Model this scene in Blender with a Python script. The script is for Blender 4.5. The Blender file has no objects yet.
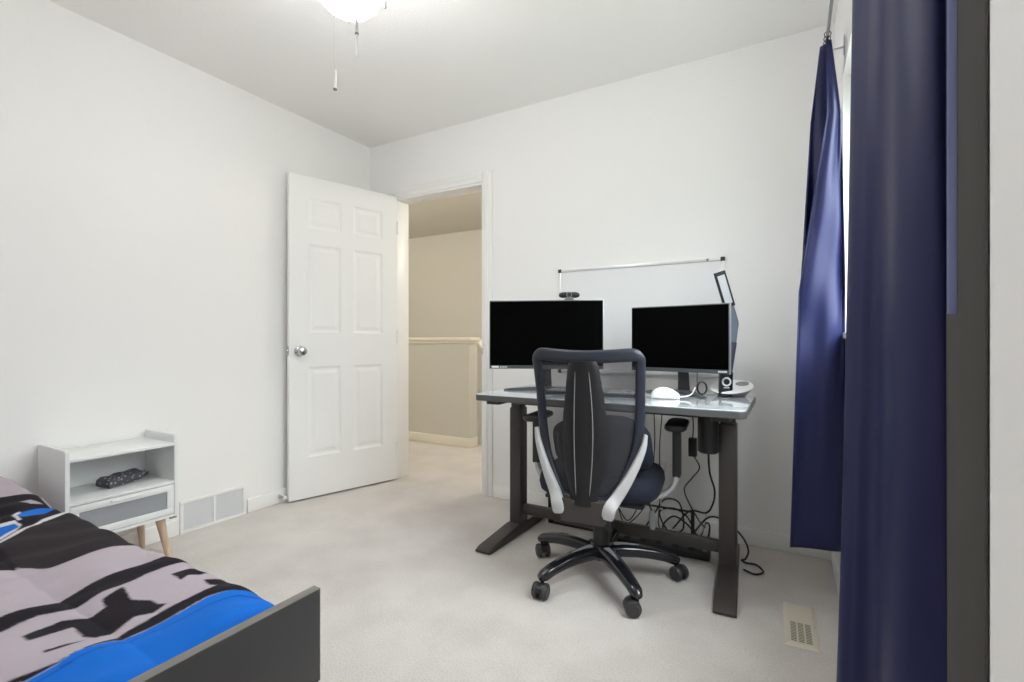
import bpy, bmesh, math, random
from mathutils import Vector, Matrix
random.seed(7)
PI = math.pi
C = bpy.context.scene.collection
S = bpy.context.scene

# ------------------------------------------------------------------ camera
cam_d = bpy.data.cameras.new('camera')
cam = bpy.data.objects.new('camera', cam_d)
C.objects.link(cam)
cam_d.sensor_fit = 'HORIZONTAL'
cam_d.sensor_width = 36.0
cam_d.lens = 488.0 / 1024.0 * 36.0
cam_d.clip_start = 0.02
CAMZ = 1.0
YAW = math.atan2(278, 488)
cam.location = (0, 0, CAMZ)
cam.rotation_euler = (PI / 2, 0, YAW)
S.camera = cam

# ------------------------------------------------------------------ colour management, world
S.view_settings.view_transform = 'Standard'
S.view_settings.look = 'None'
S.view_settings.gamma = 1.0
S.view_settings.use_curve_mapping = False
S.view_settings.exposure = 0.45
S.cycles.max_bounces = 14
S.cycles.diffuse_bounces = 10
S.cycles.transparent_max_bounces = 16
S.cycles.sample_clamp_indirect = 8.0
S.cycles.use_denoising = True

W = bpy.data.worlds.new('sky')
S.world = W
W.use_nodes = True
wt = W.node_tree
bg = wt.nodes['Background']
tc = wt.nodes.new('ShaderNodeTexCoord')
sx = wt.nodes.new('ShaderNodeSeparateXYZ')
rp = wt.nodes.new('ShaderNodeValToRGB')
wt.links.new(tc.outputs['Generated'], sx.inputs[0])
ma = wt.nodes.new('ShaderNodeMath'); ma.operation = 'MULTIPLY_ADD'
ma.inputs[1].default_value = 0.5; ma.inputs[2].default_value = 0.5
wt.links.new(sx.outputs['Z'], ma.inputs[0])
wt.links.new(ma.outputs[0], rp.inputs[0])
for pos_, col_ in ((0.50, (0.16, 0.17, 0.15, 1)), (0.57, (0.24, 0.26, 0.28, 1))):
    el_ = rp.color_ramp.elements.new(pos_); el_.color = col_
rp.color_ramp.elements[0].position = 0.0
rp.color_ramp.elements[0].color = (0.16, 0.17, 0.15, 1)
rp.color_ramp.elements[-1].position = 0.74
rp.color_ramp.elements[-1].color = (0.93, 0.97, 1.0, 1)
wt.links.new(rp.outputs[0], bg.inputs['Color'])
bg.inputs['Strength'].default_value = 14.0

# room numbers
XL, XR, YB, YN, ZC = -2.744, 0.177, 2.66, -0.36, 2.45
WY0, WY1, WZ0, WZ1 = 0.86, 2.26, 1.03, 2.02       # window opening in the right wall

# daylight comes in here: a portal only guides the sky's light through the window
pd = bpy.data.lights.new('window_portal', 'AREA')
pd.shape = 'RECTANGLE'; pd.size = WZ1 - WZ0; pd.size_y = WY1 - WY0
pd.cycles.is_portal = True
po = bpy.data.objects.new('window_portal', pd); C.objects.link(po)
po.location = (XR + 0.16, (WY0 + WY1) / 2, (WZ0 + WZ1) / 2)
po.rotation_euler = (0, PI / 2, 0)

# landing beyond the doorway: an added unseen fill at left, the lamp at right
for en_, loc_ in ((25.0, (-4.35, 3.05, 2.05)), (20.0, (-1.45, 3.70, 2.05))):
    hd = bpy.data.lights.new('landing_light', 'POINT')
    hd.energy = en_; hd.color = (1.0, 0.95, 0.86); hd.shadow_soft_size = 0.10
    ho = bpy.data.objects.new('landing_light', hd); C.objects.link(ho)
    ho.location = loc_

LAMP_STRENGTH = 38.0

# ------------------------------------------------------------------ materials
def mat(name, col, rough=0.5, metal=0.0, spec=0.5, bump=None, noise=None, coat=0.0, sheen=0.0, emis=None):
    """bump=(scale, strength, distance); noise=(scale, amount): mottling of the colour itself"""
    m = bpy.data.materials.new(name); m.use_nodes = True
    nt = m.node_tree; b = nt.nodes['Principled BSDF']
    b.inputs['Base Color'].default_value = (*col, 1)
    b.inputs['Roughness'].default_value = rough
    b.inputs['Metallic'].default_value = metal
    b.inputs['Specular IOR Level'].default_value = spec
    b.inputs['Coat Weight'].default_value = coat
    b.inputs['Sheen Weight'].default_value = sheen
    if emis:
        b.inputs['Emission Color'].default_value = (*emis[0], 1)
        b.inputs['Emission Strength'].default_value = emis[1]
    t = nt.nodes.new('ShaderNodeTexCoord')
    if noise:
        n = nt.nodes.new('ShaderNodeTexNoise'); n.inputs['Scale'].default_value = noise[0]
        n.inputs['Detail'].default_value = 5
        nt.links.new(t.outputs['Object'], n.inputs['Vector'])
        r = nt.nodes.new('ShaderNodeValToRGB')
        a = noise[1]
        r.color_ramp.elements[0].position = 0.3; r.color_ramp.elements[1].position = 0.7
        r.color_ramp.elements[0].color = (*[c * (1 - a) for c in col], 1)
        r.color_ramp.elements[1].color = (*[min(1, c * (1 + a)) for c in col], 1)
        nt.links.new(n.outputs['Fac'], r.inputs[0])
        nt.links.new(r.outputs[0], b.inputs['Base Color'])
    if bump:
        n = nt.nodes.new('ShaderNodeTexNoise'); n.inputs['Scale'].default_value = bump[0]
        n.inputs['Detail'].default_value = 4
        nt.links.new(t.outputs['Object'], n.inputs['Vector'])
        bp = nt.nodes.new('ShaderNodeBump'); bp.inputs['Strength'].default_value = bump[1]
        bp.inputs['Distance'].default_value = bump[2]
        nt.links.new(n.outputs['Fac'], bp.inputs['Height'])
        nt.links.new(bp.outputs[0], b.inputs['Normal'])
    return m

M = {}
M['wall'] = mat('wall_paint', (0.876, 0.870, 0.860), 0.7, spec=0.25, bump=(160, 0.12, 0.002))
M['ceil'] = mat('ceiling_paint', (0.90, 0.893, 0.88), 0.85, spec=0.15, bump=(90, 0.35, 0.003))
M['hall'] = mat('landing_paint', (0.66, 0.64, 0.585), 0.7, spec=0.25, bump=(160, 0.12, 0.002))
M['trim'] = mat('trim_paint', (0.86, 0.855, 0.84), 0.35, bump=(40, 0.03, 0.001))
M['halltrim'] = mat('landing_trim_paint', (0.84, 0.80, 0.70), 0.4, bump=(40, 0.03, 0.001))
M['door'] = mat('door_paint', (0.87, 0.868, 0.86), 0.38, bump=(60, 0.04, 0.001))
M['white_lam'] = mat('white_laminate', (0.80, 0.81, 0.81), 0.3, bump=(30, 0.02, 0.001))
M['white_plastic'] = mat('white_plastic', (0.85, 0.86, 0.86), 0.35)
M['grille'] = mat('grille_paint', (0.82, 0.825, 0.84), 0.45)
M['register'] = mat('register_enamel', (0.70, 0.65, 0.54), 0.4, bump=(60, 0.04, 0.001))
M['slot'] = mat('slot_dark', (0.20, 0.18, 0.14), 0.7)
M['black_plastic'] = mat('black_plastic', (0.016, 0.016, 0.018), 0.42, bump=(300, 0.1, 0.0006))
M['gloss_black'] = mat('glossy_black_plastic', (0.012, 0.012, 0.017), 0.18, coat=0.3)
M['spine'] = mat('charcoal_plastic', (0.013, 0.012, 0.014), 0.5, spec=0.35, bump=(260, 0.15, 0.0006))
M['brown_plastic'] = mat('brown_black_plastic', (0.050, 0.043, 0.040), 0.45)
M['frame_grey'] = mat('slate_plastic', (0.024, 0.027, 0.040), 0.34, spec=0.4)
M['lt_grey'] = mat('light_grey_plastic', (0.47, 0.47, 0.475), 0.4)
M['mid_grey'] = mat('mid_grey_plastic', (0.22, 0.22, 0.23), 0.35)
M['inlay'] = mat('silver_inlay', (0.42, 0.42, 0.45), 0.3, metal=0.3)
M['seat'] = mat('navy_seat_fabric', (0.017, 0.020, 0.034), 0.9, spec=0.2, sheen=0.03, bump=(420, 0.5, 0.001), noise=(60, 0.2))
M['pillow'] = mat('dark_cushion_fabric', (0.010, 0.012, 0.021), 0.9, spec=0.2, sheen=0.03, bump=(200, 0.4, 0.002), noise=(30, 0.25))
M['steel'] = mat('brown_powder_coat', (0.052, 0.044, 0.040), 0.42, bump=(500, 0.12, 0.0005))
M['screen'] = mat('screen_black', (0.0006, 0.0006, 0.0006), 0.35, spec=0.04)
M['bezel'] = mat('bezel_grey', (0.060, 0.063, 0.070), 0.4)
M['silver_edge'] = mat('silver_edge', (0.52, 0.53, 0.54), 0.35, metal=0.7)
M['chrome'] = mat('brushed_nickel', (0.55, 0.55, 0.57), 0.22, metal=1.0)
M['alu'] = mat('aluminium', (0.74, 0.74, 0.74), 0.35, metal=0.35)
M['wb'] = mat('whiteboard_enamel', (0.82, 0.83, 0.84), 0.16, spec=0.5)
M['desk_edge'] = mat('desk_edge_grey', (0.082, 0.085, 0.086), 0.4)
M['desk_glass'] = mat('desk_glass_grey', (0.56, 0.60, 0.64), 0.09, spec=0.75, coat=0.5)
M['cable'] = mat('cable_black', (0.012, 0.012, 0.013), 0.5)
M['cable_w'] = mat('cable_white', (0.72, 0.72, 0.73), 0.45)
M['foot'] = mat('footboard_laminate', (0.044, 0.042, 0.045), 0.45, bump=(60, 0.05, 0.001))
M['foot_edge'] = mat('footboard_edge_band', (0.17, 0.155, 0.14), 0.4)
M['bowl'] = mat('lamp_glass', (0.9, 0.9, 0.88), 0.3, emis=((1.0, 0.995, 0.99), LAMP_STRENGTH))
M['lamp_dif'] = mat('lamp_diffuser', (0.62, 0.64, 0.68), 0.4)
M['lamp_navy'] = mat('lamp_navy_plastic', (0.040, 0.042, 0.085), 0.35)
M['lamp_slate'] = mat('lamp_slate_plastic', (0.155, 0.19, 0.25), 0.35)
M['text'] = mat('printed_white', (0.78, 0.79, 0.80), 0.5)
M['rubber'] = mat('black_rubber', (0.014, 0.014, 0.014), 0.7)
M['wheel'] = mat('wheel_plastic', (0.040, 0.040, 0.043), 0.4)
M['white_fold'] = mat('bleached_lining', (0.8, 0.8, 0.8), 0.6)

# carpet: cut pile, mottled, strong fine bump
def carpet(name, c1, c2):
    m = mat(name, c1, 0.95, spec=0.05, sheen=0.15)
    nt = m.node_tree; b = nt.nodes['Principled BSDF']
    t = nt.nodes.new('ShaderNodeTexCoord')
    n1 = nt.nodes.new('ShaderNodeTexNoise'); n1.inputs['Scale'].default_value = 4.0; n1.inputs['Detail'].default_value = 6
    n2 = nt.nodes.new('ShaderNodeTexNoise'); n2.inputs['Scale'].default_value = 150.0; n2.inputs['Detail'].default_value = 3
    for n in (n1, n2): nt.links.new(t.outputs['Object'], n.inputs['Vector'])
    mx = nt.nodes.new('ShaderNodeMath'); mx.operation = 'MULTIPLY_ADD'; mx.inputs[1].default_value = 0.55
    nt.links.new(n1.outputs['Fac'], mx.inputs[0])
    m2 = nt.nodes.new('ShaderNodeMath'); m2.operation = 'MULTIPLY'; m2.inputs[1].default_value = 0.45
    nt.links.new(n2.outputs['Fac'], m2.inputs[0]); nt.links.new(m2.outputs[0], mx.inputs[2])
    r = nt.nodes.new('ShaderNodeValToRGB')
    r.color_ramp.elements[0].position = 0.36; r.color_ramp.elements[0].color = (*c1, 1)
    r.color_ramp.elements[1].position = 0.62; r.color_ramp.elements[1].color = (*c2, 1)
    nt.links.new(mx.outputs[0], r.inputs[0]); nt.links.new(r.outputs[0], b.inputs['Base Color'])
    bp = nt.nodes.new('ShaderNodeBump'); bp.inputs['Strength'].default_value = 0.7; bp.inputs['Distance'].default_value = 0.006
    nt.links.new(n2.outputs['Fac'], bp.inputs['Height']); nt.links.new(bp.outputs[0], b.inputs['Normal'])
    return m
M['carpet'] = carpet('beige_carpet', (0.575, 0.535, 0.505), (0.70, 0.662, 0.63))

def wood(name, c1, c2):
    m = mat(name, c1, 0.5); nt = m.node_tree; b = nt.nodes['Principled BSDF']
    t = nt.nodes.new('ShaderNodeTexCoord'); mp = nt.nodes.new('ShaderNodeMapping')
    mp.inputs['Scale'].default_value = (60, 60, 6)
    n = nt.nodes.new('ShaderNodeTexNoise'); n.inputs['Scale'].default_value = 1.5; n.inputs['Detail'].default_value = 6
    nt.links.new(t.outputs['Object'], mp.inputs[0]); nt.links.new(mp.outputs[0], n.inputs['Vector'])
    r = nt.nodes.new('ShaderNodeValToRGB')
    r.color_ramp.elements[0].position = .35; r.color_ramp.elements[0].color = (*c1, 1)
    r.color_ramp.elements[1].position = .65; r.color_ramp.elements[1].color = (*c2, 1)
    nt.links.new(n.outputs['Fac'], r.inputs[0]); nt.links.new(r.outputs[0], b.inputs['Base Color'])
    return m
M['wood'] = wood('beech_wood', (0.52, 0.37, 0.26), (0.64, 0.48, 0.36))

def curtain_mat(name, col, trans):
    m = mat(name, col, 0.48, spec=0.30, bump=(700, 0.15, 0.0005))
    nt = m.node_tree; b = nt.nodes['Principled BSDF']; out = nt.nodes['Material Output']
    tr = nt.nodes.new('ShaderNodeBsdfTranslucent'); tr.inputs['Color'].default_value = (*trans, 1)
    mx = nt.nodes.new('ShaderNodeMixShader'); mx.inputs[0].default_value = 0.12
    nt.links.new(b.outputs[0], mx.inputs[1]); nt.links.new(tr.outputs[0], mx.inputs[2])
    nt.links.new(mx.outputs[0], out.inputs['Surface'])
    return m
M['curtain'] = curtain_mat('navy_satin', (0.018, 0.022, 0.085), (0.03, 0.05, 0.22))

def mesh_fabric():
    m = bpy.data.materials.new('chair_mesh_fabric'); m.use_nodes = True
    nt = m.node_tree; b = nt.nodes['Principled BSDF']; out = nt.nodes['Material Output']
    b.inputs['Base Color'].default_value = (0.05, 0.05, 0.058, 1); b.inputs['Roughness'].default_value = 0.7
    tr = nt.nodes.new('ShaderNodeBsdfTransparent')
    t = nt.nodes.new('ShaderNodeTexCoord'); wv = nt.nodes.new('ShaderNodeTexWave')
    wv.bands_direction = 'X'; wv.inputs['Scale'].default_value = 85.0; wv.inputs['Distortion'].default_value = 0.4
    nt.links.new(t.outputs['Object'], wv.inputs['Vector'])
    mr = nt.nodes.new('ShaderNodeMapRange'); mr.inputs['To Min'].default_value = 0.50; mr.inputs['To Max'].default_value = 0.70
    nt.links.new(wv.outputs['Fac'], mr.inputs['Value'])
    mx = nt.nodes.new('ShaderNodeMixShader')
    nt.links.new(mr.outputs[0], mx.inputs[0]); nt.links.new(tr.outputs[0], mx.inputs[1]); nt.links.new(b.outputs[0], mx.inputs[2])
    nt.links.new(mx.outputs[0], out.inputs['Surface'])
    return m
M['netting'] = mesh_fabric()

def glass_mat(name, tint, refl, rough=0.02):
    m = bpy.data.materials.new(name); m.use_nodes = True
    nt = m.node_tree; out = nt.nodes['Material Output']; nt.nodes.remove(nt.nodes['Principled BSDF'])
    tr = nt.nodes.new('ShaderNodeBsdfTransparent'); tr.inputs['Color'].default_value = (*tint, 1)
    gl = nt.nodes.new('ShaderNodeBsdfGlossy'); gl.inputs['Roughness'].default_value = rough
    lw = nt.nodes.new('ShaderNodeLayerWeight'); pw = nt.nodes.new('ShaderNodeMath'); pw.operation = 'POWER'
    pw.inputs[1].default_value = 5.0; nt.links.new(lw.outputs['Facing'], pw.inputs[0])
    fr = nt.nodes.new('ShaderNodeMath'); fr.operation = 'MULTIPLY_ADD'; fr.inputs[1].default_value = 0.7; fr.inputs[2].default_value = refl
    nt.links.new(pw.outputs[0], fr.inputs[0])
    mx = nt.nodes.new('ShaderNodeMixShader')
    nt.links.new(fr.outputs[0], mx.inputs[0]); nt.links.new(tr.outputs[0], mx.inputs[1]); nt.links.new(gl.outputs[0], mx.inputs[2])
    nt.links.new(mx.outputs[0], out.inputs['Surface'])
    return m
M['glass'] = glass_mat('window_glass', (0.95, 0.97, 0.96), 0.03)
M['cab_glass'] = mat('frosted_grey_glass', (0.40, 0.42, 0.45), 0.12, spec=0.6)
M['cab_glass'].node_tree.nodes['Principled BSDF'].inputs['Alpha'].default_value = 0.72

def patterned_cloth():
    m = mat('patterned_cloth', (0.05, 0.05, 0.06), 0.9)
    nt = m.node_tree; b = nt.nodes['Principled BSDF']
    t = nt.nodes.new('ShaderNodeTexCoord'); v = nt.nodes.new('ShaderNodeTexVoronoi'); v.inputs['Scale'].default_value = 62
    nt.links.new(t.outputs['Object'], v.inputs['Vector'])
    r = nt.nodes.new('ShaderNodeValToRGB')
    r.color_ramp.elements[0].position = .16; r.color_ramp.elements[0].color = (0.52, 0.50, 0.52, 1)
    r.color_ramp.elements[1].position = .34; r.color_ramp.elements[1].color = (0.10, 0.097, 0.115, 1)
    nt.links.new(v.outputs['Distance'], r.inputs[0]); nt.links.new(r.outputs[0], b.inputs['Base Color'])
    return m
M['bandana'] = patterned_cloth()

def quilt_mat():
    m = mat('printed_quilt', (0.4, 0.4, 0.4), 0.8, spec=0.12, bump=(55, 0.25, 0.004))
    nt = m.node_tree; b = nt.nodes['Principled BSDF']
    a = nt.nodes.new('ShaderNodeVertexColor'); a.layer_name = 'print'
    nt.links.new(a.outputs['Color'], b.inputs['Base Color'])
    return m
M['quilt'] = quilt_mat()

# ------------------------------------------------------------------ mesh helpers
def obj(name, bm, m, parent=None, loc=None, smooth=True, angle=38):
    bmesh.ops.recalc_face_normals(bm, faces=bm.faces[:])
    me = bpy.data.meshes.new(name); bm.to_mesh(me); bm.free()
    for mm in (m if isinstance(m, (list, tuple)) else [m]): me.materials.append(mm)
    if smooth:
        me.polygons.foreach_set('use_smooth', [True] * len(me.polygons))
        me.set_sharp_from_angle(angle=math.radians(angle))
    o = bpy.data.objects.new(name, me); C.objects.link(o)
    if parent: o.parent = parent
    if loc: o.location = loc
    return o

def tag(o, label, cat, group=None):
    o['label'] = label; o['category'] = cat
    if group: o['group'] = group
    return o

def thing(name, label, cat, loc=(0, 0, 0), rz=0.0, group=None):
    o = bpy.data.objects.new(name, None); C.objects.link(o)
    o.empty_display_size = 0.1; o.location = loc; o.rotation_euler = (0, 0, rz)
    return tag(o, label, cat, group)

def struct(name, bm, m, **k):
    o = obj(name, bm, m, **k); o['kind'] = 'structure'; return o

def BM(): return bmesh.new()

def box(bm, lo, hi, bev=0.0, seg=2, rot=None, mi=0):
    lo = Vector(lo); hi = Vector(hi); c = (lo + hi) / 2; s = hi - lo
    t = bmesh.new(); bmesh.ops.create_cube(t, size=1.0)
    for v in t.verts: v.co = Vector((v.co.x * s.x, v.co.y * s.y, v.co.z * s.z))
    if bev > 0:
        bmesh.ops.bevel(t, geom=t.edges[:], offset=min(bev, min(s) * 0.49), segments=seg, affect='EDGES', profile=0.5)
    for v in t.verts:
        if rot is not None: v.co = rot @ v.co
        v.co += c
    return merge(bm, t, mi)

def merge(bm, t, mi=0, mtx=None):
    idx = {v: k for k, v in enumerate(t.verts)}
    mp = [bm.verts.new(mtx @ v.co if mtx else v.co) for v in t.verts]
    out = []
    for f in t.faces:
        try:
            nf = bm.faces.new([mp[idx[v]] for v in f.verts]); nf.material_index = mi; out.append(nf)
        except ValueError: pass
    t.free()
    return out

def frames(pts, up=None, closed=False):
    n = len(pts); P = [Vector(p) for p in pts]; out = []
    for i in range(n):
        if closed: t = P[(i + 1) % n] - P[i - 1]
        else: t = P[min(i + 1, n - 1)] - P[max(i - 1, 0)]
        out.append(t.normalized() if t.length > 1e-9 else Vector((0, 0, 1)))
    res = []
    u = None
    for i, t in enumerate(out):
        if up is not None:
            uu = up(i) if callable(up) else Vector(up)
            b = t.cross(uu).normalized(); nrm = b.cross(t).normalized()
        else:
            if u is None:
                a = Vector((0, 0, 1)) if abs(t.z) < 0.9 else Vector((1, 0, 0))
                u = (a - t * a.dot(t)).normalized()
            else:
                u = (u - t * u.dot(t))
                u = u.normalized() if u.length > 1e-6 else t.orthogonal().normalized()
            nrm = u; b = t.cross(nrm).normalized()
        res.append((P[i], t, b, nrm))
    return res

def tube(bm, pts, r, seg=8, closed=False):
    fr = frames(pts, closed=closed); rings = []
    for i, (p, t, b, n) in enumerate(fr):
        rr = r[i] if isinstance(r, (list, tuple)) else r
        rings.append([bm.verts.new(p + (b * math.cos(2 * PI * k / seg) + n * math.sin(2 * PI * k / seg)) * rr) for k in range(seg)])
    m = len(rings)
    for i in range(m if closed else m - 1):
        A, B = rings[i], rings[(i + 1) % m]
        for k in range(seg): bm.faces.new((A[k], A[(k + 1) % seg], B[(k + 1) % seg], B[k]))
    if not closed:
        bm.faces.new(rings[0][::-1]); bm.faces.new(rings[-1])

def sweep(bm, pts, w, t, up, closed=False, seg=12, p=3.2):
    """superelliptic section, w across (binormal) and t thick (along up)"""
    fr = frames(pts, up=up, closed=closed); rings = []
    for i, (c, tt, b, n) in enumerate(fr):
        ww = (w[i] if isinstance(w, (list, tuple)) else w) / 2
        th = (t[i] if isinstance(t, (list, tuple)) else t) / 2
        ring = []
        for k in range(seg):
            a = 2 * PI * (k + 0.5) / seg
            ca, sa = math.cos(a), math.sin(a)
            x = math.copysign(abs(ca) ** (2 / p), ca) * ww; y = math.copysign(abs(sa) ** (2 / p), sa) * th
            ring.append(bm.verts.new(c + b * x + n * y))
        rings.append(ring)
    m = len(rings)
    for i in range(m if closed else m - 1):
        A, B = rings[i], rings[(i + 1) % m]
        for k in range(seg): bm.faces.new((A[k], A[(k + 1) % seg], B[(k + 1) % seg], B[k]))
    if not closed:
        bm.faces.new(rings[0][::-1]); bm.faces.new(rings[-1])

def lathe(bm, prof, c=(0, 0, 0), seg=32, axis='Z', mi=0):
    c = Vector(c); rings = []
    def P(r, z, a):
        x, y = r * math.cos(a), r * math.sin(a)
        if axis == 'Z': return c + Vector((x, y, z))
        if axis == 'X': return c + Vector((z, x, y))
        return c + Vector((x, z, y))
    for r, z in prof:
        if r < 1e-6: rings.append([bm.verts.new(P(0, z, 0))])
        else: rings.append([bm.verts.new(P(r, z, 2 * PI * k / seg)) for k in range(seg)])
    for A, B in zip(rings, rings[1:]):
        for k in range(seg):
            k2 = (k + 1) % seg
            if len(A) == 1 and len(B) == 1: continue
            if len(A) == 1: f = bm.faces.new((A[0], B[k2], B[k]))
            elif len(B) == 1: f = bm.faces.new((A[k], A[k2], B[0]))
            else: f = bm.faces.new((A[k], A[k2], B[k2], B[k]))
            f.material_index = mi
    for ring in (rings[0], rings[-1]):
        if len(ring) > 1: bm.faces.new(ring).material_index = mi

def loft(bm, rings, cap=True, closed=True):
    V = [[bm.verts.new(p) for p in r] for r in rings]
    n = len(V[0])
    for A, B in zip(V, V[1:]):
        for k in range(n if closed else n - 1): bm.faces.new((A[k], A[(k + 1) % n], B[(k + 1) % n], B[k]))
    if cap and closed: bm.faces.new(V[0][::-1]); bm.faces.new(V[-1])
    return V

def prism(bm, poly, lo, hi, axis='Z', bev=0.0):
    t = bmesh.new()
    def P(a, b, h):
        return Vector((a, b, h)) if axis == 'Z' else (Vector((h, a, b)) if axis == 'X' else Vector((a, h, b)))
    A = [t.verts.new(P(a, b, lo)) for a, b in poly]; B = [t.verts.new(P(a, b, hi)) for a, b in poly]
    n = len(poly)
    t.faces.new(A[::-1]); t.faces.new(B)
    for k in range(n): t.faces.new((A[k], A[(k + 1) % n], B[(k + 1) % n], B[k]))
    if bev: bmesh.ops.bevel(t, geom=t.edges[:], offset=bev, segments=2, affect='EDGES', profile=0.5)
    merge(bm, t)

def spline(ctrl, n, closed=False):
    P = [Vector(p) for p in ctrl]; m = len(P); out = []
    segs = m if closed else m - 1
    for s in range(segs):
        p0 = P[(s - 1) % m] if closed or s > 0 else P[0] * 2 - P[1]
        p1, p2 = P[s], P[(s + 1) % m]
        p3 = P[(s + 2) % m] if closed or s + 2 < m else P[-1] * 2 - P[-2]
        for k in range(n):
            t = k / n
            out.append(0.5 * ((2 * p1) + (p2 - p0) * t + (2 * p0 - 5 * p1 + 4 * p2 - p3) * t * t + (3 * p1 - p0 - 3 * p2 + p3) * t ** 3))
    if not closed: out.append(P[-1])
    return out

def interp(tab, z):
    tab = sorted(tab)
    if z <= tab[0][0]: return tab[0][1]
    for (a, va), (b, vb) in zip(tab, tab[1:]):
        if z <= b:
            t = (z - a) / (b - a); t = t
            return va + (vb - va) * t
    return tab[-1][1]

# ------------------------------------------------------------------ room shell
b = BM(); box(b, (XL - 0.12, YN - 0.1, -0.12), (XR + 0.12, YB + 0.06, 0)); struct('floor', b, M['carpet'])
b = BM(); box(b, (XL - 0.12, YN - 0.12, ZC), (XR + 0.12, YB, ZC + 0.1)); struct('ceiling', b, M['ceil'])
b = BM(); box(b, (XL - 0.12, YN - 0.12, 0), (XL, YB + 0.12, ZC)); struct('wall_left', b, M['wall'])
b = BM(); box(b, (XL - 0.12, YN - 0.12, 0), (XR + 0.12, YN, ZC)); struct('wall_near', b, M['wall'])
DX0, DX1, DZ = -2.492, -1.722, 2.035
b = BM()
box(b, (XL, YB, 0), (DX0, YB + 0.12, ZC)); box(b, (DX1, YB, 0), (XR + 0.14, YB + 0.12, ZC)); box(b, (DX0, YB, DZ), (DX1, YB + 0.12, ZC))
struct('wall_back', b, M['wall'])
b = BM()
X2 = XR + 0.14
box(b, (XR, YN, 0), (X2, WY0, ZC)); box(b, (XR, WY1, 0), (X2, YB, ZC))
box(b, (XR, WY0, 0), (X2, WY1, WZ0)); box(b, (XR, WY0, WZ1), (X2, WY1, ZC))
struct('wall_right', b, M['wall'])
# plaster return beside the camera, rounded corner
b = BM()
xr, ye, rr = 0.147, 0.578, 0.022
poly = [(XR + 0.01, YN), (xr, YN)] + [(xr + rr - rr * math.cos(a), ye - rr + rr * math.sin(a)) for a in [PI / 2 * k / 6 for k in range(7)]] + [(XR + 0.01, ye)]
prism(b, poly, 0, ZC); struct('wall_return', b, M['wall'])

# window
win = thing('window_1', 'white framed window in the right wall behind the navy curtains', 'window', (XR, (WY0 + WY1) / 2, WZ0))
win['kind'] = 'structure'
del win['category']; del win['label']
hw, hh = (WY1 - WY0) / 2, WZ1 - WZ0
b = BM()
for lo, hi in (((0.07, -hw, 0.049), (0.13, -hw + 0.05, hh - 0.049)), ((0.07, hw - 0.05, 0.049), (0.13, hw, hh - 0.049)),
               ((0.07, -hw, 0), (0.13, hw, 0.05)), ((0.07, -hw, hh - 0.05), (0.13, hw, hh)), ((0.075, -0.025, 0.04), (0.125, 0.025, hh - 0.04))):
    box(b, lo, hi, 0.004)
obj('window_frame', b, M['trim'], win)
b = BM(); box(b, (0.098, -hw + 0.04, 0.04), (0.103, hw - 0.04, hh - 0.04)); obj('pane', b, M['glass'], win)
b = BM(); box(b, (-0.012, -hw - 0.03, -0.022), (0.07, hw + 0.03, 0.0), 0.004); obj('window_sill', b, M['trim'], win)

# baseboards
def baseboard(name, lo, hi, m=M['trim']):
    b = BM(); box(b, lo, hi, 0.006, 2); return struct(name, b, m)
BH = 0.082
baseboard('baseboard_left', (XL, YN, 0), (XL + 0.014, 1.325, BH))
baseboard('baseboard_left_far', (XL, 1.70, 0), (XL + 0.014, YB, BH))
baseboard('baseboard_back', (DX1 + 0.07, YB - 0.014, 0), (XR, YB, BH))
baseboard('baseboard_right', (XR - 0.014, ye, 0), (XR, YB - 0.014, BH))
baseboard('baseboard_near', (XL, YN, 0), (xr, YN + 0.014, BH))

# door frame: jamb lining, casings
b = BM()
box(b, (DX0 - 0.001, YB - 0.004, 0), (DX0 + 0.018, YB + 0.124, DZ), 0.002)
box(b, (DX1 - 0.018, YB - 0.004, 0), (DX1 + 0.001, YB + 0.124, DZ), 0.002)
box(b, (DX0 + 0.01, YB - 0.004, DZ - 0.018), (DX1 - 0.01, YB + 0.124, DZ + 0.001), 0.002)
box(b, (DX1 - 0.03, YB + 0.05, 0), (DX1 - 0.016, YB + 0.085, DZ - 0.01), 0.002)
struct('trim_1', b, M['trim'])
def casing(name, lo, hi, axis):
    b = BM(); lo = Vector(lo); hi = Vector(hi)
    box(b, lo, hi, 0.004)
    a = lo.copy(); c = hi.copy(); a.y = lo.y - 0.005
    if axis == 'z': a.x += 0.012; c.x -= 0.03
    else: a.z += 0.03; c.z -= 0.012
    box(b, a, c, 0.003); return struct(name, b, M['trim'])
casing('trim_2', (DX1 - 0.004, YB - 0.013, 0), (DX1 + 0.066, YB, DZ + 0.066), 'z')
casing('trim_3', (DX0 - 0.06, YB - 0.013, DZ - 0.004), (DX1 - 0.004, YB, DZ + 0.066), 'x')
casing('trim_4', (DX0 - 0.066, YB - 0.013, 0), (DX0 + 0.004, YB, DZ - 0.004), 'z')
b = BM(); box(b, (DX1 - 0.0195, YB + 0.012, 0.90), (DX1 - 0.0175, YB + 0.04, 0.97), 0.0005)
box(b, (DX1 - 0.0185, YB - 0.006, 0.915), (DX1 - 0.004, YB + 0.013, 0.955), 0.001)
struct('trim_5', b, M['chrome'])

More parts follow.
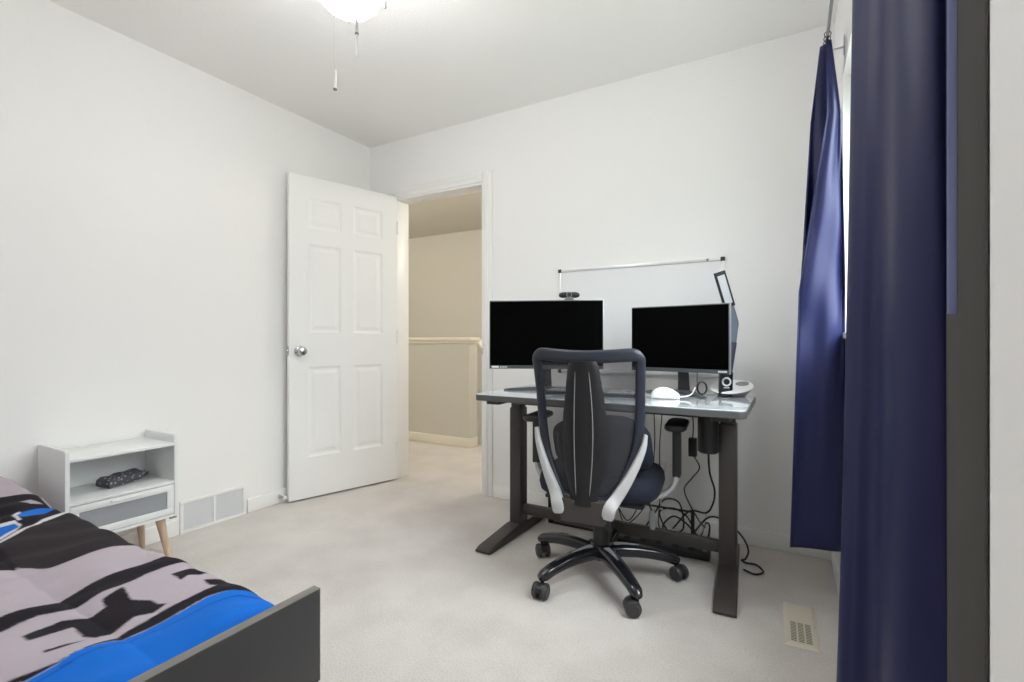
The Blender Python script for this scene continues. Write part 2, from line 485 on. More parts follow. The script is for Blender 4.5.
# ------------------------------------------------------------------ landing beyond the doorway
HY, PY = 5.30, 3.76
b = BM(); box(b, (-6.2, YB + 0.06, -0.12), (-0.7, HY, 0)); struct('floor_landing', b, M['carpet'])
b = BM(); box(b, (-6.2, YB + 0.12, ZC), (-0.7, HY + 0.1, ZC + 0.1)); struct('ceiling_landing', b, M['hall'])
b = BM(); box(b, (-6.2, HY, 0), (-0.7, HY + 0.1, ZC)); struct('wall_landing_far', b, M['hall'])
b = BM(); box(b, (-6.3, YB + 0.12, 0), (-6.2, HY + 0.1, ZC)); struct('wall_landing_left', b, M['hall'])
b = BM(); box(b, (-0.7, YB + 0.12, 0), (-0.6, HY + 0.1, ZC)); struct('wall_landing_right', b, M['hall'])
b = BM(); box(b, (-6.3, YB + 0.02, -0.02), (XL - 0.10, YB + 0.12, ZC + 0.05)); struct('wall_landing_near', b, M['hall'])
b = BM(); box(b, (-6.2, PY, 0), (-2.60, PY + 0.13, 1.0)); struct('wall_half_height', b, M['hall'])
b = BM(); box(b, (-6.2, PY - 0.022, 1.0), (-2.572, PY + 0.152, 1.034), 0.006); box(b, (-6.2, PY - 0.012, 0.975), (-2.588, PY + 0.142, 1.001), 0.006)
struct('trim_6', b, M['halltrim'])
b = BM(); box(b, (-6.2, PY - 0.014, 0), (-2.588, PY, 0.09), 0.005); box(b, (-2.60, PY - 0.012, 0), (-2.586, PY + 0.13, 0.09), 0.005)
struct('baseboard_landing', b, M['halltrim'])
b = BM(); prism(b, [(-2.60, 0), (-2.60, 0.96), (-2.0, 0.26), (-1.78, 0.0)], PY + 0.16, PY + 0.24, 'Y'); struct('wall_stair', b, M['hall'])
b = BM(); sl = Vector((0.6, 0, -0.70)).normalized()
sweep(b, [Vector((-2.62, PY + 0.2, 1.0)), Vector((-2.3, PY + 0.2, 0.627)), Vector((-1.95, PY + 0.2, 0.218))], 0.11, 0.035, Vector((0.7, 0, 0.6)))
struct('trim_7', b, M['halltrim'])

# ------------------------------------------------------------------ door leaf (open against the left wall)
hinge = Vector((-2.470, 2.644)); latch = Vector((-2.688, 1.931))
dv = latch - hinge; DWD = dv.length; ang = math.atan2(dv.y, dv.x)
door = thing('door_1', 'door', 'door', (hinge.x, hinge.y, 0.012), ang)
door['kind'] = 'structure'; del door['category']; del door['label']
DH, DT = 2.025, 0.035      # local: x hinge->latch, y thickness, z up
def door_leaf():
    bm = BM()
    st, mid = 0.115, 0.085
    w = (DWD - 2 * st - mid) / 2
    xs = [0, st, st + w, st + w + mid, st + 2 * w + mid, DWD]
    zs = [0, 0.255, 0.825, 1.04, 1.60, 1.70, 1.895, DH]
    for side in (0, 1):
        y0 = DT / 2 if side else -DT / 2; sg = -1 if side else 1
        for i in range(5):
            for j in range(7):
                x0, x1, z0, z1 = xs[i], xs[i + 1], zs[j], zs[j + 1]
                if i in (1, 3) and j in (1, 3, 5):
                    rings = []
                    for ins, dep in ((0, 0), (0.007, 0.004), (0.016, 0.0065), (0.024, 0.0065), (0.046, 0.002)):
                        rings.append([bm.verts.new((x, y0 + sg * dep, z)) for x, z in ((x0 + ins, z0 + ins), (x1 - ins, z0 + ins), (x1 - ins, z1 - ins), (x0 + ins, z1 - ins))])
                    for A, B in zip(rings, rings[1:]):
                        for k in range(4): bm.faces.new((A[k], A[(k + 1) % 4], B[(k + 1) % 4], B[k]))
                    bm.faces.new(rings[-1])
                else:
                    bm.faces.new([bm.verts.new((x, y0, z)) for x, z in ((x0, z0), (x1, z0), (x1, z1), (x0, z1))])
    for (x0, z0, x1, z1) in ((0, 0, DWD, 0), (DWD, 0, DWD, DH), (DWD, DH, 0, DH), (0, DH, 0, 0)):
        bm.faces.new([bm.verts.new(p) for p in ((x0, -DT / 2, z0), (x1, -DT / 2, z1), (x1, DT / 2, z1), (x0, DT / 2, z0))])
    bmesh.ops.remove_doubles(bm, verts=bm.verts[:], dist=0.0004)
    return bm
obj('leaf', door_leaf(), M['door'], door, smooth=False)
def knob(side):
    bm = BM(); s = side
    dk = 1.0 if s > 0 else 0.45
    lathe(bm, [(r_, z_ * dk) for r_, z_ in [(0.0, 0), (0.033, 0), (0.033, 0.005 * s), (0.026, 0.011 * s), (0.012, 0.014 * s), (0.011, 0.030 * s), (0.020, 0.036 * s), (0.027, 0.046 * s), (0.028, 0.054 * s), (0.022, 0.063 * s), (0.010, 0.066 * s), (0, 0.066 * s)]],
          (DWD - 0.062, s * DT / 2, 0.925), 28, 'Y')
    return bm
kn = obj('knob', knob(1), M['chrome'], door)
obj('knob', knob(-1), M['chrome'], door)
b = BM(); box(b, (DWD - 0.001, -0.012, 0.895), (DWD + 0.0015, 0.012, 0.955), 0.0005); box(b, (DWD, -0.007, 0.915), (DWD + 0.009, 0.006, 0.935), 0.002)
obj('latch_plate', b, M['chrome'], door)
for z in (0.22, 1.02, 1.80):
    b = BM(); box(b, (-0.004, DT / 2 - 0.012, z - 0.045), (0.006, DT / 2 + 0.004, z + 0.045), 0.001)
    lathe(b, [(0, -0.047), (0.006, -0.047), (0.006, 0.047), (0, 0.047)], (-0.004, DT / 2 + 0.004, z), 12)
    obj('hinge', b, M['trim'], door)

# spring door stop on the baseboard
b = BM()
hel = [(0.012 + 0.045 * k / 60, 0.006 * math.cos(k * 2 * PI / 7), 0.006 * math.sin(k * 2 * PI / 7)) for k in range(61)]
ds = thing('door_stop', 'small metal spring door stop on the baseboard behind the white door', 'door stop', (XL + 0.014, 1.90, 0.045))
tube(b, hel, 0.0016, 6); obj('spring', b, M['chrome'], ds)
b = BM(); lathe(b, [(0, 0), (0.011, 0), (0.010, 0.006), (0.006, 0.013), (0, 0.013)], (0, 0, 0), 16, 'X'); obj('base', b, M['chrome'], ds)
b = BM(); lathe(b, [(0, 0.055), (0.0085, 0.055), (0.009, 0.064), (0.006, 0.068), (0, 0.068)], (0, 0, 0), 16, 'X'); obj('rubber_tip', b, M['white_plastic'], ds)

# ------------------------------------------------------------------ ceiling light
cl = thing('ceiling_light', 'lit white glass bowl ceiling light with hanging pull chains', 'ceiling light', (-1.30, 1.165, ZC))
b = BM(); lathe(b, [(0, 0), (0.075, 0), (0.07, -0.03), (0.03, -0.045), (0.018, -0.05), (0.018, -0.08), (0, -0.08)], seg=32); obj('canopy', b, M['trim'], cl)
b = BM(); lathe(b, [(0, -0.075), (0.04, -0.075), (0.065, -0.085), (0.07, -0.140), (0.05, -0.155), (0.02, -0.165), (0.02, -0.33), (0, -0.33)], seg=40); obj('housing', b, M['trim'], cl)
b = BM(); lathe(b, [(0.122, -0.200), (0.125, -0.210), (0.122, -0.236), (0.113, -0.266), (0.098, -0.294), (0.077, -0.316), (0.05, -0.330), (0.026, -0.336), (0.0, -0.338)], seg=48)
for f_ in [f for f in b.faces if len(f.verts) > 4]: b.faces.remove(f_)
gb = obj('glass_bowl', b, M['bowl'], cl)
gs = gb.modifiers.new('thickness', 'SOLIDIFY'); gs.thickness = 0.004
b = BM(); lathe(b, [(0.02, -0.186), (0.100, -0.190), (0.1205, -0.203), (0.1205, -0.212), (0.100, -0.198), (0.02, -0.194)], seg=48); obj('bowl_holder', b, M['trim'], cl)
def chain(x, y, z0, z1, fob, grey, sleeve=0.0):
    bm = BM(); n = int((z0 - z1) / 0.006)
    tube(bm, [(x, y, z0), (x, y, z1 + fob)], 0.0011, 6)
    for k in range(n):
        z = z0 - k * 0.006
        if z < z1 + fob: break
        bmesh.ops.create_icosphere(bm, subdivisions=1, radius=0.002, matrix=Matrix.Translation((x, y, z)))
    c = obj('pull_chain', bm, M['alu'] if grey else M['white_plastic'], cl)
    bm = BM(); lathe(bm, [(0, fob), (0.003, fob), (0.0048, fob * 0.85), (0.0048, 0.006), (0.0058, 0.004), (0.005, 0), (0, 0)], (x, y, z1), 14)
    f = obj('fob', bm, M['white_plastic'], c)
    zc = z1 - 0.003 if not sleeve else z1 + fob
    bm = BM(); lathe(bm, [(0, 0), (0.0060, 0), (0.0060, 0.004), (0, 0.004)], (x, y, zc), 14); obj('fob_cap', bm, M['mid_grey'], c)
    if sleeve:
        bm = BM(); lathe(bm, [(0, 0), (0.0055, 0), (0.0045, sleeve), (0, sleeve)], (x, y, zc + 0.004), 14); obj('fob_sleeve', bm, M['alu'], c)
chain(0.056, -0.106, -0.14, 1.793 - ZC, 0.06, False)
chain(0.115, -0.072, -0.14, 1.893 - ZC, 0.072, True, 0.045)
b = BM(); tube(b, spline([(0.06, 0.03, -0.17), (0.10, 0.055, -0.20), (0.106, 0.06, -0.30)], 5), 0.0012, 6); lathe(b, [(0, 0), (0.0045, 0), (0.004, 0.02), (0, 0.02)], (0.106, 0.06, -0.32), 10); obj('pull_chain', b, M['mid_grey'], cl)

# ------------------------------------------------------------------ return-air grille and floor register
def wall_grille():
    g = thing('return_air_grille', 'wide white two-panel return air grille low on the left wall', 'vent', (XL, 1.515, 0))
    L = 0.35
    bm = BM()
    y0, y1 = -L / 2 + 0.0, L / 2
    for lo, hi in (((0, y0, 0), (0.016, y1, 0.016)), ((0, y0, 0.152), (0.012, y1, 0.168)), ((0, y0, 0.0155), (0.012, y0 + 0.016, 0.1525)), ((0, y1 - 0.016, 0.0155), (0.012, y1, 0.1525)), ((0, -0.007, 0.0155), (0.012, 0.007, 0.1525))):
        box(bm, lo, hi, 0.002)
    obj('frame', bm, M['trim'], g)
    for a, c in ((y0 + 0.016, -0.007), (0.007, y1 - 0.016)):
        bm = BM()
        box(bm, (0.0005, a, 0.016), (0.002, c, 0.152))
        n = 22
        for k in range(n):
            z = 0.0175 + (0.152 - 0.018) * (k + 0.5) / n
            box(bm, (0.002, a, z - 0.0024), (0.0075, c, z + 0.0004), rot=None)
        obj('louver_panel', bm, M['grille'], g, smooth=False)
wall_grille()
def floor_register():
    g = thing('floor_register', 'cream metal floor vent in the carpet beside the navy curtain', 'floor vent', (0.031, 1.99, 0), math.radians(1.5))
    bm = BM(); w, l = 0.102, 0.296
    rings = []
    for ins, z in ((0, 0.0), (0, 0.003), (0.012, 0.008), (0.016, 0.008)):
        rings.append([(-w / 2 + ins, -l / 2 + ins, z), (w / 2 - ins, -l / 2 + ins, z), (w / 2 - ins, l / 2 - ins, z), (-w / 2 + ins, l / 2 - ins, z)])
    loft(bm, rings); obj('plate', bm, M['register'], g, smooth=False)
    for c in (-0.022, 0.0, 0.022):
        bm = BM()
        for k in range(13):
            y = -0.122 + k * 0.0098
            box(bm, (c - 0.0085, y, 0.0078), (c + 0.0085, y + 0.0046, 0.0086))
        obj('slot_column', bm, M['slot'], g, smooth=False)
    bm = BM(); box(bm, (0.040, -0.01, 0.006), (0.044, 0.02, 0.013), 0.001); obj('lever', bm, M['register'], g)
floor_register()

# ------------------------------------------------------------------ whiteboard on the back wall
wbx0, wbx1, wbz0, wbz1 = -1.19, -0.285, 0.815, 1.42
wb = thing('whiteboard', 'white dry-erase board with thin silver frame on the back wall', 'whiteboard', ((wbx0 + wbx1) / 2, YB, wbz0))
w2, h2 = (wbx1 - wbx0) / 2, wbz1 - wbz0
b = BM(); box(b, (-w2 + 0.006, -0.010, 0.006), (w2 - 0.006, -0.001, h2 - 0.006)); obj('panel', b, M['wb'], wb)
b = BM()
for lo, hi in (((-w2, -0.016, 0), (w2, 0, 0.016)), ((-w2, -0.016, h2 - 0.016), (w2, 0, h2)), ((-w2, -0.0155, 0.0155), (-w2 + 0.016, 0, h2 - 0.0155)), ((w2 - 0.016, -0.0155, 0.0155), (w2, 0, h2 - 0.0155))):
    box(b, lo, hi, 0.003)
obj('frame', b, M['alu'], wb)
for x in (-1, 1):
    for z in (0, 1):
        b = BM(); cx, cz = x * (w2 - 0.008), z * (h2 - 0.016) + 0.008
        box(b, (cx - 0.011, -0.018, cz - 0.011), (cx + 0.011, 0, cz + 0.011), 0.004); obj('corner_cap', b, M['black_plastic'], wb)
b = BM(); box(b, (w2 - 0.085, -0.019, h2 - 0.014), (w2 - 0.072, -0.015, h2 - 0.002), 0.002, rot=Matrix.Rotation(0.6, 3, 'Y')); obj('clip', b, M['mid_grey'], wb)

# ------------------------------------------------------------------ standing desk
DSX0, DSX1, DSY0, DSY1, DSZ = -1.303, -0.135, 1.915, 2.50, 0.75
dcx, dcy = (DSX0 + DSX1) / 2, (DSY0 + DSY1) / 2
desk = thing('standing_desk', 'height-adjustable desk with glossy grey glass top and brown-black steel legs', 'desk', (dcx, dcy, 0))
def rrect(hx, hy, r, n=6):
    out = []
    for cx, cy, a0 in ((hx - r, hy - r, 0), (-hx + r, hy - r, PI / 2), (-hx + r, -hy + r, PI), (hx - r, -hy + r, 1.5 * PI)):
        for k in range(n + 1):
            a = a0 + PI / 2 * k / n; out.append((cx + r * math.cos(a), cy + r * math.sin(a)))
    return out
dhx, dhy = (DSX1 - DSX0) / 2, (DSY1 - DSY0) / 2
b = BM()
loft(b, [[(x, y, z) for x, y in rrect(dhx - i, dhy - i, 0.035 - i)] for i, z in ((0.004, 0.719), (0, 0.722), (0, 0.7445), (0.002, 0.7465), (0.006, 0.7465))])
obj('desktop', b, M['desk_edge'], desk)
b = BM()
loft(b, [[(x, y, z) for x, y in rrect(dhx - i, dhy - i, 0.035 - i)] for i, z in ((0.0035, 0.7462), (0.003, 0.7485), (0.0045, 0.75))])
obj('glass_top', b, M['desk_glass'], desk)
LX = (-1.245 - dcx, -0.228 - dcx); LY = 2.255 - dcy
for x in LX:
    b = BM()
    box(b, (x - 0.034, LY - 0.040, 0.045), (x + 0.034, LY + 0.040, 0.655), 0.010)
    lg = obj('leg', b, M['steel'], desk)
    b = BM(); box(b, (x - 0.028, LY - 0.034, 0.65), (x + 0.028, LY + 0.034, 0.705), 0.008); obj('inner_column', b, M['steel'], lg)
    b = BM()
    pts = [(x, LY + t * 0.335, 0) for t in (-1, -0.93, -0.6, -0.2, 0.2, 0.6, 0.93, 1)]
    hs = [0.010, 0.024, 0.035, 0.050, 0.050, 0.035, 0.024, 0.010]; base = 0.004
    rings = []
    for (px, py, _), h in zip(pts, hs):
        w = 0.040
        rings.append([(px - w, py, base), (px + w, py, base), (px + w, py, base + h * 0.8), (px + w * 0.88, py, base + h), (px - w * 0.88, py, base + h), (px - w, py, base + h * 0.8)])
    loft(b, rings)
    for t in (-0.9, 0.9): lathe(b, [(0, 0), (0.016, 0), (0.016, 0.006), (0, 0.006)], (x, LY + t * 0.335, 0), 16)
    ft = obj('foot', b, M['steel'], desk, angle=30)
    tw = math.radians(3.8 if x > 0 else -1.5); piv = Vector((x, LY, 0))
    ft.location = piv - Matrix.Rotation(tw, 3, 'Z') @ piv; ft.rotation_euler = (0, 0, tw)
    b = BM(); box(b, (x - 0.035, LY - 0.26, 0.694), (x + 0.035, LY + 0.22, 0.7195), 0.004); obj('side_bracket', b, M['steel'], desk)
b = BM(); box(b, (LX[0] + 0.03, LY - 0.016, 0.098), (LX[1] - 0.03, LY + 0.016, 0.148), 0.004); obj('crossbar', b, M['steel'], desk)
b = BM(); box(b, (LX[0] + 0.02, LY - 0.05, 0.672), (LX[1] - 0.02, LY - 0.018, 0.705), 0.003); box(b, (LX[0] + 0.02, LY + 0.018, 0.672), (LX[1] - 0.02, LY + 0.05, 0.705), 0.003)
obj('top_rail', b, M['steel'], desk)
# control unit hanging below the top: black cylinder
b = BM(); lathe(b, [(0, 0.0), (0.036, 0.0), (0.042, 0.006), (0.042, 0.185), (0, 0.185)], (-0.297 - dcx, 2.18 - dcy, 0.534), 36); obj('motor_housing', b, M['black_plastic'], desk)

# low black metal frame behind the desk legs
fr_ = thing('floor_frame', 'low black metal tube frame on the carpet behind the desk crossbar', 'frame', (-0.74, 2.445, 0))
b = BM(); box(b, (-0.418, -0.013, 0), (-0.392, 0.013, 0.36), 0.003); obj('upright', b, M['black_plastic'], fr_)
b = BM(); box(b, (0.33, -0.010, 0), (0.345, 0.010, 0.195), 0.003); obj('upright', b, M['black_plastic'], fr_)
b = BM(); box(b, (-0.418, -0.013, 0.0), (0.345, 0.013, 0.014), 0.003); obj('floor_bar', b, M['black_plastic'], fr_)
b = BM(); tube(b, [(-0.405, 0, 0.185), (0.34, 0, 0.185)], 0.005, 8); obj('rod', b, M['black_plastic'], fr_)

# ------------------------------------------------------------------ monitors
def monitor(label, group, cx, cy, yaw, w, z0, z1, logo_left, col_h, feet):
    """origin on the desk below the stand; local -y faces the viewer of the screen"""
    t = thing('monitor', label, 'monitor', (cx, cy, DSZ + 0.0002), yaw)
    a, c = z0 - DSZ, z1 - DSZ; yy = -0.075
    bm = BM(); box(bm, (-w / 2, yy, a), (w / 2, yy + 0.022, c), 0.003); cas = obj('casing', bm, M['bezel'], t)
    bm = BM(); box(bm, (-w / 2 * 0.55, yy + 0.018, a + 0.05), (w / 2 * 0.55, yy + 0.048, c - 0.06), 0.014); obj('rear_bulge', bm, M['black_plastic'], cas)
    bm = BM()
    e = 0.0025
    for lo, hi in (((-w / 2 - e, yy + 0.004, a - e), (-w / 2 + 0.001, yy + 0.02, c + e)), ((w / 2 - 0.001, yy + 0.004, a - e), (w / 2 + e, yy + 0.02, c + e)), ((-w / 2, yy + 0.004, c - 0.001), (w / 2, yy + 0.02, c + e))):
        box(bm, lo, hi, 0.001)
    obj('edge_strip', bm, M['silver_edge'], t)
    bm = BM(); box(bm, (-w / 2 + 0.003, yy - 0.0012, a + 0.018), (w / 2 - 0.003, yy + 0.001, c - 0.004)); obj('screen', bm, M['screen'], t)
    bm = BM()
    if logo_left:
        box(bm, (-w / 2 + 0.010, yy - 0.0008, a + 0.005), (-w / 2 + 0.046, yy + 0.001, a + 0.013))
        for k in range(5): box(bm, (-w / 2 + 0.052 + k * 0.0075, yy - 0.0008, a + 0.006), (-w / 2 + 0.057 + k * 0.0075, yy + 0.001, a + 0.011))
    else:
        for k in range(5): box(bm, (w / 2 - 0.046 + k * 0.0075, yy - 0.0008, a + 0.006), (w / 2 - 0.040 + k * 0.0075, yy + 0.001, a + 0.012))
    obj('logo', bm, M['text'], t, smooth=False)
    bm = BM(); sweep(bm, [(0, 0.005, 0.004), (0, 0.0, 0.08), (0, -0.018, col_h)], [0.058, 0.05, 0.046], 0.026, (0, 1, 0)); obj('stand_neck', bm, M['black_plastic'], t)
    bm = BM()
    for fx, fy in feet:
        d = Vector((fx, fy, 0)); u = d.normalized()
        sweep(bm, [Vector((-u.x * 0.01, -u.y * 0.01, 0.010)), d * 0.4 + Vector((0, 0, 0.009)), d * 0.85 + Vector((0, 0, 0.0055)), d + Vector((0, 0, 0.0035))], [0.05, 0.045, 0.034, 0.020], [0.019, 0.016, 0.011, 0.006], (0, 0, 1))
    obj('stand_foot', bm, M['bezel'], t)
    return t
m1 = monitor('black monitor with a webcam on top, over the left end of the desk', None, -1.078, 2.245, math.radians(29.67 - 6), 0.560, 0.862, 1.200, True, 0.25, [(-0.215, -0.02), (0.2, -0.05)])
m2 = monitor('black monitor beside the desk lamp, angled toward the chair', None, -0.440, 2.42, math.radians(-11.5), 0.462, 0.856, 1.164, False, 0.24, [(-0.17, -0.06), (0.155, -0.155)])
m1['group'] = m2['group'] = 'black monitors on the desk'

# webcam on the left monitor
R1 = Matrix.Rotation(math.radians(23.67), 3, 'Z')
wp = Vector((-1.078, 2.245, 0)) + R1 @ Vector((0.115, -0.064, 0))
wc = thing('webcam', 'black clip-on webcam on top of the left monitor', 'webcam', (wp.x, wp.y, 1.2027), math.radians(23.67))
b = BM(); rings = []
for x, s in ((-0.044, 0.35), (-0.040, 0.7), (-0.030, 0.95), (-0.012, 1.0), (0.012, 1.0), (0.030, 0.95), (0.040, 0.7), (0.044, 0.35)):
    rings.append([(x, 0.013 * s * math.cos(a), 0.020 + 0.0125 * s * math.sin(a)) for a in [2 * PI * k / 16 for k in range(16)]])
loft(b, rings); obj('body', b, M['black_plastic'], wc)
b = BM(); lathe(b, [(0, -0.017), (0.008, -0.017), (0.010, -0.015), (0.010, -0.008), (0, -0.008)], (0, 0, 0.020), 20, 'Y'); obj('lens', b, M['gloss_black'], wc)
b = BM(); lathe(b, [(0.0, -0.0162), (0.012, -0.0162), (0.0125, -0.012), (0, -0.012)], (0, 0, 0.020), 20, 'Y'); obj('lens_ring', b, M['mid_grey'], wc)
b = BM(); box(b, (-0.02, -0.012, 0.0), (0.02, 0.014, 0.010), 0.003); obj('clip', b, M['mid_grey'], wc)
wc.scale = (1.15, 1.15, 1.2)

# keyboard behind the chair
kb = thing('keyboard', 'low black keyboard on the desk seen through the chair netting', 'keyboard', (-0.80, 2.16, DSZ + 0.0003), math.radians(4))
b = BM(); box(b, (-0.215, -0.065, 0), (0.215, 0.065, 0.014), 0.005); obj('tray', b, M['black_plastic'], kb)
b = BM()
for r in range(5):
    for k in range(15):
        x = -0.203 + k * 0.0272; y = -0.055 + r * 0.0225
        box(b, (x, y, 0.013), (x + 0.0235, y + 0.019, 0.021), 0.002, 1)
obj('keys', b, M['mid_grey'], kb)

# white mouse with cord
ms = thing('computer_mouse', 'white domed mouse with a short white cord on the desk', 'mouse', (-0.47, 2.165, DSZ + 0.0003), math.radians(12))
ms.scale = (0.84, 0.9, 0.95)
b = BM(); rings = []
prof = [(-0.070, 0.12, 0.25), (-0.064, 0.55, 0.5), (-0.05, 0.85, 0.78), (-0.025, 1.0, 0.98), (0.005, 1.0, 1.0), (0.035, 0.92, 0.8), (0.055, 0.75, 0.55), (0.066, 0.5, 0.36), (0.071, 0.15, 0.22)]
for x, wy, h in prof:
    ring = []
    for k in range(20):
        a = 2 * PI * k / 20; ca, sa = math.cos(a), math.sin(a)
        y = math.copysign(abs(ca) ** 0.8, ca) * 0.036 * wy; z = 0.010 + (sa * 0.043 * h if sa > 0 else sa * 0.010)
        ring.append((x, y, z))
    rings.append(ring)
loft(b, rings); obj('shell', b, M['white_plastic'], ms)
b = BM(); tube(b, spline([(0.068, 0.0, 0.010), (0.10, 0.012, 0.012), (0.13, 0.03, 0.022), (0.148, 0.055, 0.05)], 6), 0.003, 8); obj('cord', b, M['cable_w'], ms)

# small round black object behind the mouse cord (cable coil)
b = BM(); cc = Vector((-0.345, 2.335, DSZ + 0.038))
for k in range(3):
    pts = [cc + Vector((0.020 * math.cos(a + k), 0.006 * math.sin(2 * a) + 0.006 * k - 0.006, 0.028 * math.sin(a + k))) for a in [2 * PI * j / 24 for j in range(24)]]
    tube(b, pts, 0.0032, 6, closed=True)
tube(b, [cc + Vector((-0.02, 0, 0.02)), cc + Vector((-0.022, 0.005, 0.14))], 0.0022, 6)
tag(obj('cable_coil', b, M['cable']), 'small coil of black cable on the desk behind the white mouse', 'cable')

# ------------------------------------------------------------------ desk lamp at the right end
dl = thing('desk_lamp', 'navy folding desk lamp on an oval white base behind the right monitor', 'desk lamp', (-0.232, 2.425, DSZ + 0.0003), math.radians(20))
def oval(rx, ry, z, n=40, tx=0.0, ty=0.0): return [(rx * math.cos(2 * PI * k / n), ry * math.sin(2 * PI * k / n), z + tx * rx * math.cos(2 * PI * k / n) + ty * ry * math.sin(2 * PI * k / n)) for k in range(n)]
b = BM(); loft(b, [oval(0.056, 0.044, 0.0), oval(0.060, 0.048, 0.003), oval(0.080, 0.064, 0.022, tx=0.06, ty=0.14), oval(0.092, 0.076, 0.040, tx=0.12, ty=0.28)]); base_ = obj('base', b, M['mid_grey'], dl)
b = BM(); loft(b, [oval(0.0925, 0.0765, 0.040, tx=0.12, ty=0.28), oval(0.090, 0.074, 0.045, tx=0.12, ty=0.28), oval(0.06, 0.05, 0.049, tx=0.12, ty=0.28), oval(0.02, 0.016, 0.050, tx=0.12, ty=0.28)]); obj('base_top', b, M['white_plastic'], dl)
b = BM(); loft(b, [[(0.046 + 0.028 * math.cos(a), 0.022 * math.sin(a), z + 0.12 * (0.046 + 0.028 * math.cos(a)) + 0.28 * 0.022 * math.sin(a)) for a in [2 * PI * k / 20 for k in range(20)]] for z in (0.046, 0.052)]); obj('touch_pad', b, M['mid_grey'], dl)
# stem: flat slab rising behind the monitor
def slab(bm, p0, p1, w, t, tap=1.0):
    p0 = Vector(p0); p1 = Vector(p1)
    pts = [p0.lerp(p1, k / 6) for k in range(7)]
    sweep(bm, pts, [w * (1 + (tap - 1) * k / 6) for k in range(7)], t, (0, 1, 0), p=6, seg=16)
b = BM(); slab(b, (-0.038, -0.048, 0.004), (-0.034, -0.042, 0.110), 0.058, 0.024); obj('control_block', b, M['gloss_black'], dl)
b = BM(); slab(b, (-0.033, -0.030, 0.09), (-0.006, -0.014, 0.245), 0.050, 0.020); st_ = obj('lower_stem', b, M['lamp_navy'], dl)
b = BM()
for z in (0.165, 0.18, 0.195):
    box(b, (-0.021, -0.0375 + (z - 0.165) * 0.1, z), (-0.015, -0.030, z + 0.006), 0.001)
obj('button_row', b, M['mid_grey'], st_)
b = BM(); slab(b, (-0.008, -0.015, 0.235), (0.006, -0.008, 0.335), 0.046, 0.018); slab(b, (0.006, -0.008, 0.330), (-0.016, -0.014, 0.43), 0.046, 0.018, tap=0.72); obj('upper_stem', b, M['lamp_slate'], dl)
b = BM(); lathe(b, [(0.0, -0.003), (0.013, -0.003), (0.013, 0), (0, 0)], (-0.035, -0.0565, 0.068), 24, 'Y'); obj('dial_face', b, M['gloss_black'], dl)
b = BM(); tube(b, [(-0.035 + 0.0165 * math.cos(a), -0.0575, 0.068 + 0.0165 * math.sin(a)) for a in [2 * PI * k / 28 for k in range(28)]], 0.0042, 8, closed=True); obj('dial_ring', b, M['text'], dl)
b = BM()
for k in range(5): box(b, (-0.047 + k * 0.005, -0.0600, 0.040), (-0.0435 + k * 0.005, -0.0555, 0.0435))
obj('lettering', b, M['text'], dl, smooth=False)
# head: thin bar with a light panel, folded up and leaning left
hp0, hp1 = Vector((-0.012, -0.016, 0.405)), Vector((-0.062, -0.040, 0.560))
b = BM(); slab(b, hp0, hp1, 0.050, 0.016); hd_ = obj('head', b, M['black_plastic'], dl)
dirh = (hp1 - hp0).normalized(); offn = Vector((0, -1, 0)) - dirh * Vector((0, -1, 0)).dot(dirh); offn.normalize()
b = BM(); slab(b, hp0.lerp(hp1, 0.1) + offn * 0.0085, hp0.lerp(hp1, 0.90) + offn * 0.0085, 0.032, 0.004); obj('light_panel', b, M['lamp_dif'], hd_)

# ------------------------------------------------------------------ cables below the desk
def cable(name, label, pts, r=0.0042, m=M['cable'], n=8, cat='cable', grp=None):
    bm = BM(); tube(bm, spline(pts, n), r, 7); return tag(obj(name, bm, m), label, cat, grp)
pc = thing('power_adapter', 'black power brick hanging on a cable under the desk', 'power adapter', (-0.388, 2.36, 0.42))
b = BM(); box(b, (-0.018, -0.016, 0.05), (0.018, 0.016, 0.135), 0.005); obj('brick', b, M['black_plastic'], pc)
b = BM(); tube(b, spline([(0, 0, 0.13), (0.002, 0, 0.2), (-0.004, -0.01, 0.28)], 6), 0.003, 7); obj('upper_cord', b, M['cable'], pc)
b = BM(); tube(b, spline([(0.002, 0, 0.055), (0.028, 0.005, 0.0), (-0.01, 0.03, -0.06), (-0.045, 0.04, -0.12), (-0.02, 0.06, -0.2), (0.02, 0.07, -0.27), (0.04, 0.09, -0.30)], 8), 0.003, 7); obj('lower_cord', b, M['cable'], pc)
cable('power_cable', 'black cable dropping from the cylinder under the desk', [(-0.30, 2.20, 0.535), (-0.297, 2.22, 0.44), (-0.285, 2.28, 0.35), (-0.30, 2.34, 0.27), (-0.34, 2.42, 0.20), (-0.42, 2.47, 0.18), (-0.49, 2.5, 0.09), (-0.52, 2.52, 0.045)])
cable('power_cable', 'black cable looping on the carpet just right of the right desk leg', [(-0.40, 2.42, 0.09), (-0.33, 2.46, 0.17), (-0.25, 2.48, 0.15), (-0.19, 2.47, 0.10), (-0.165, 2.46, 0.05), (-0.175, 2.45, 0.012), (-0.19, 2.44, 0.006), (-0.17, 2.42, 0.006), (-0.13, 2.42, 0.006), (-0.10, 2.36, 0.006), (-0.13, 2.32, 0.006), (-0.175, 2.33, 0.012)])
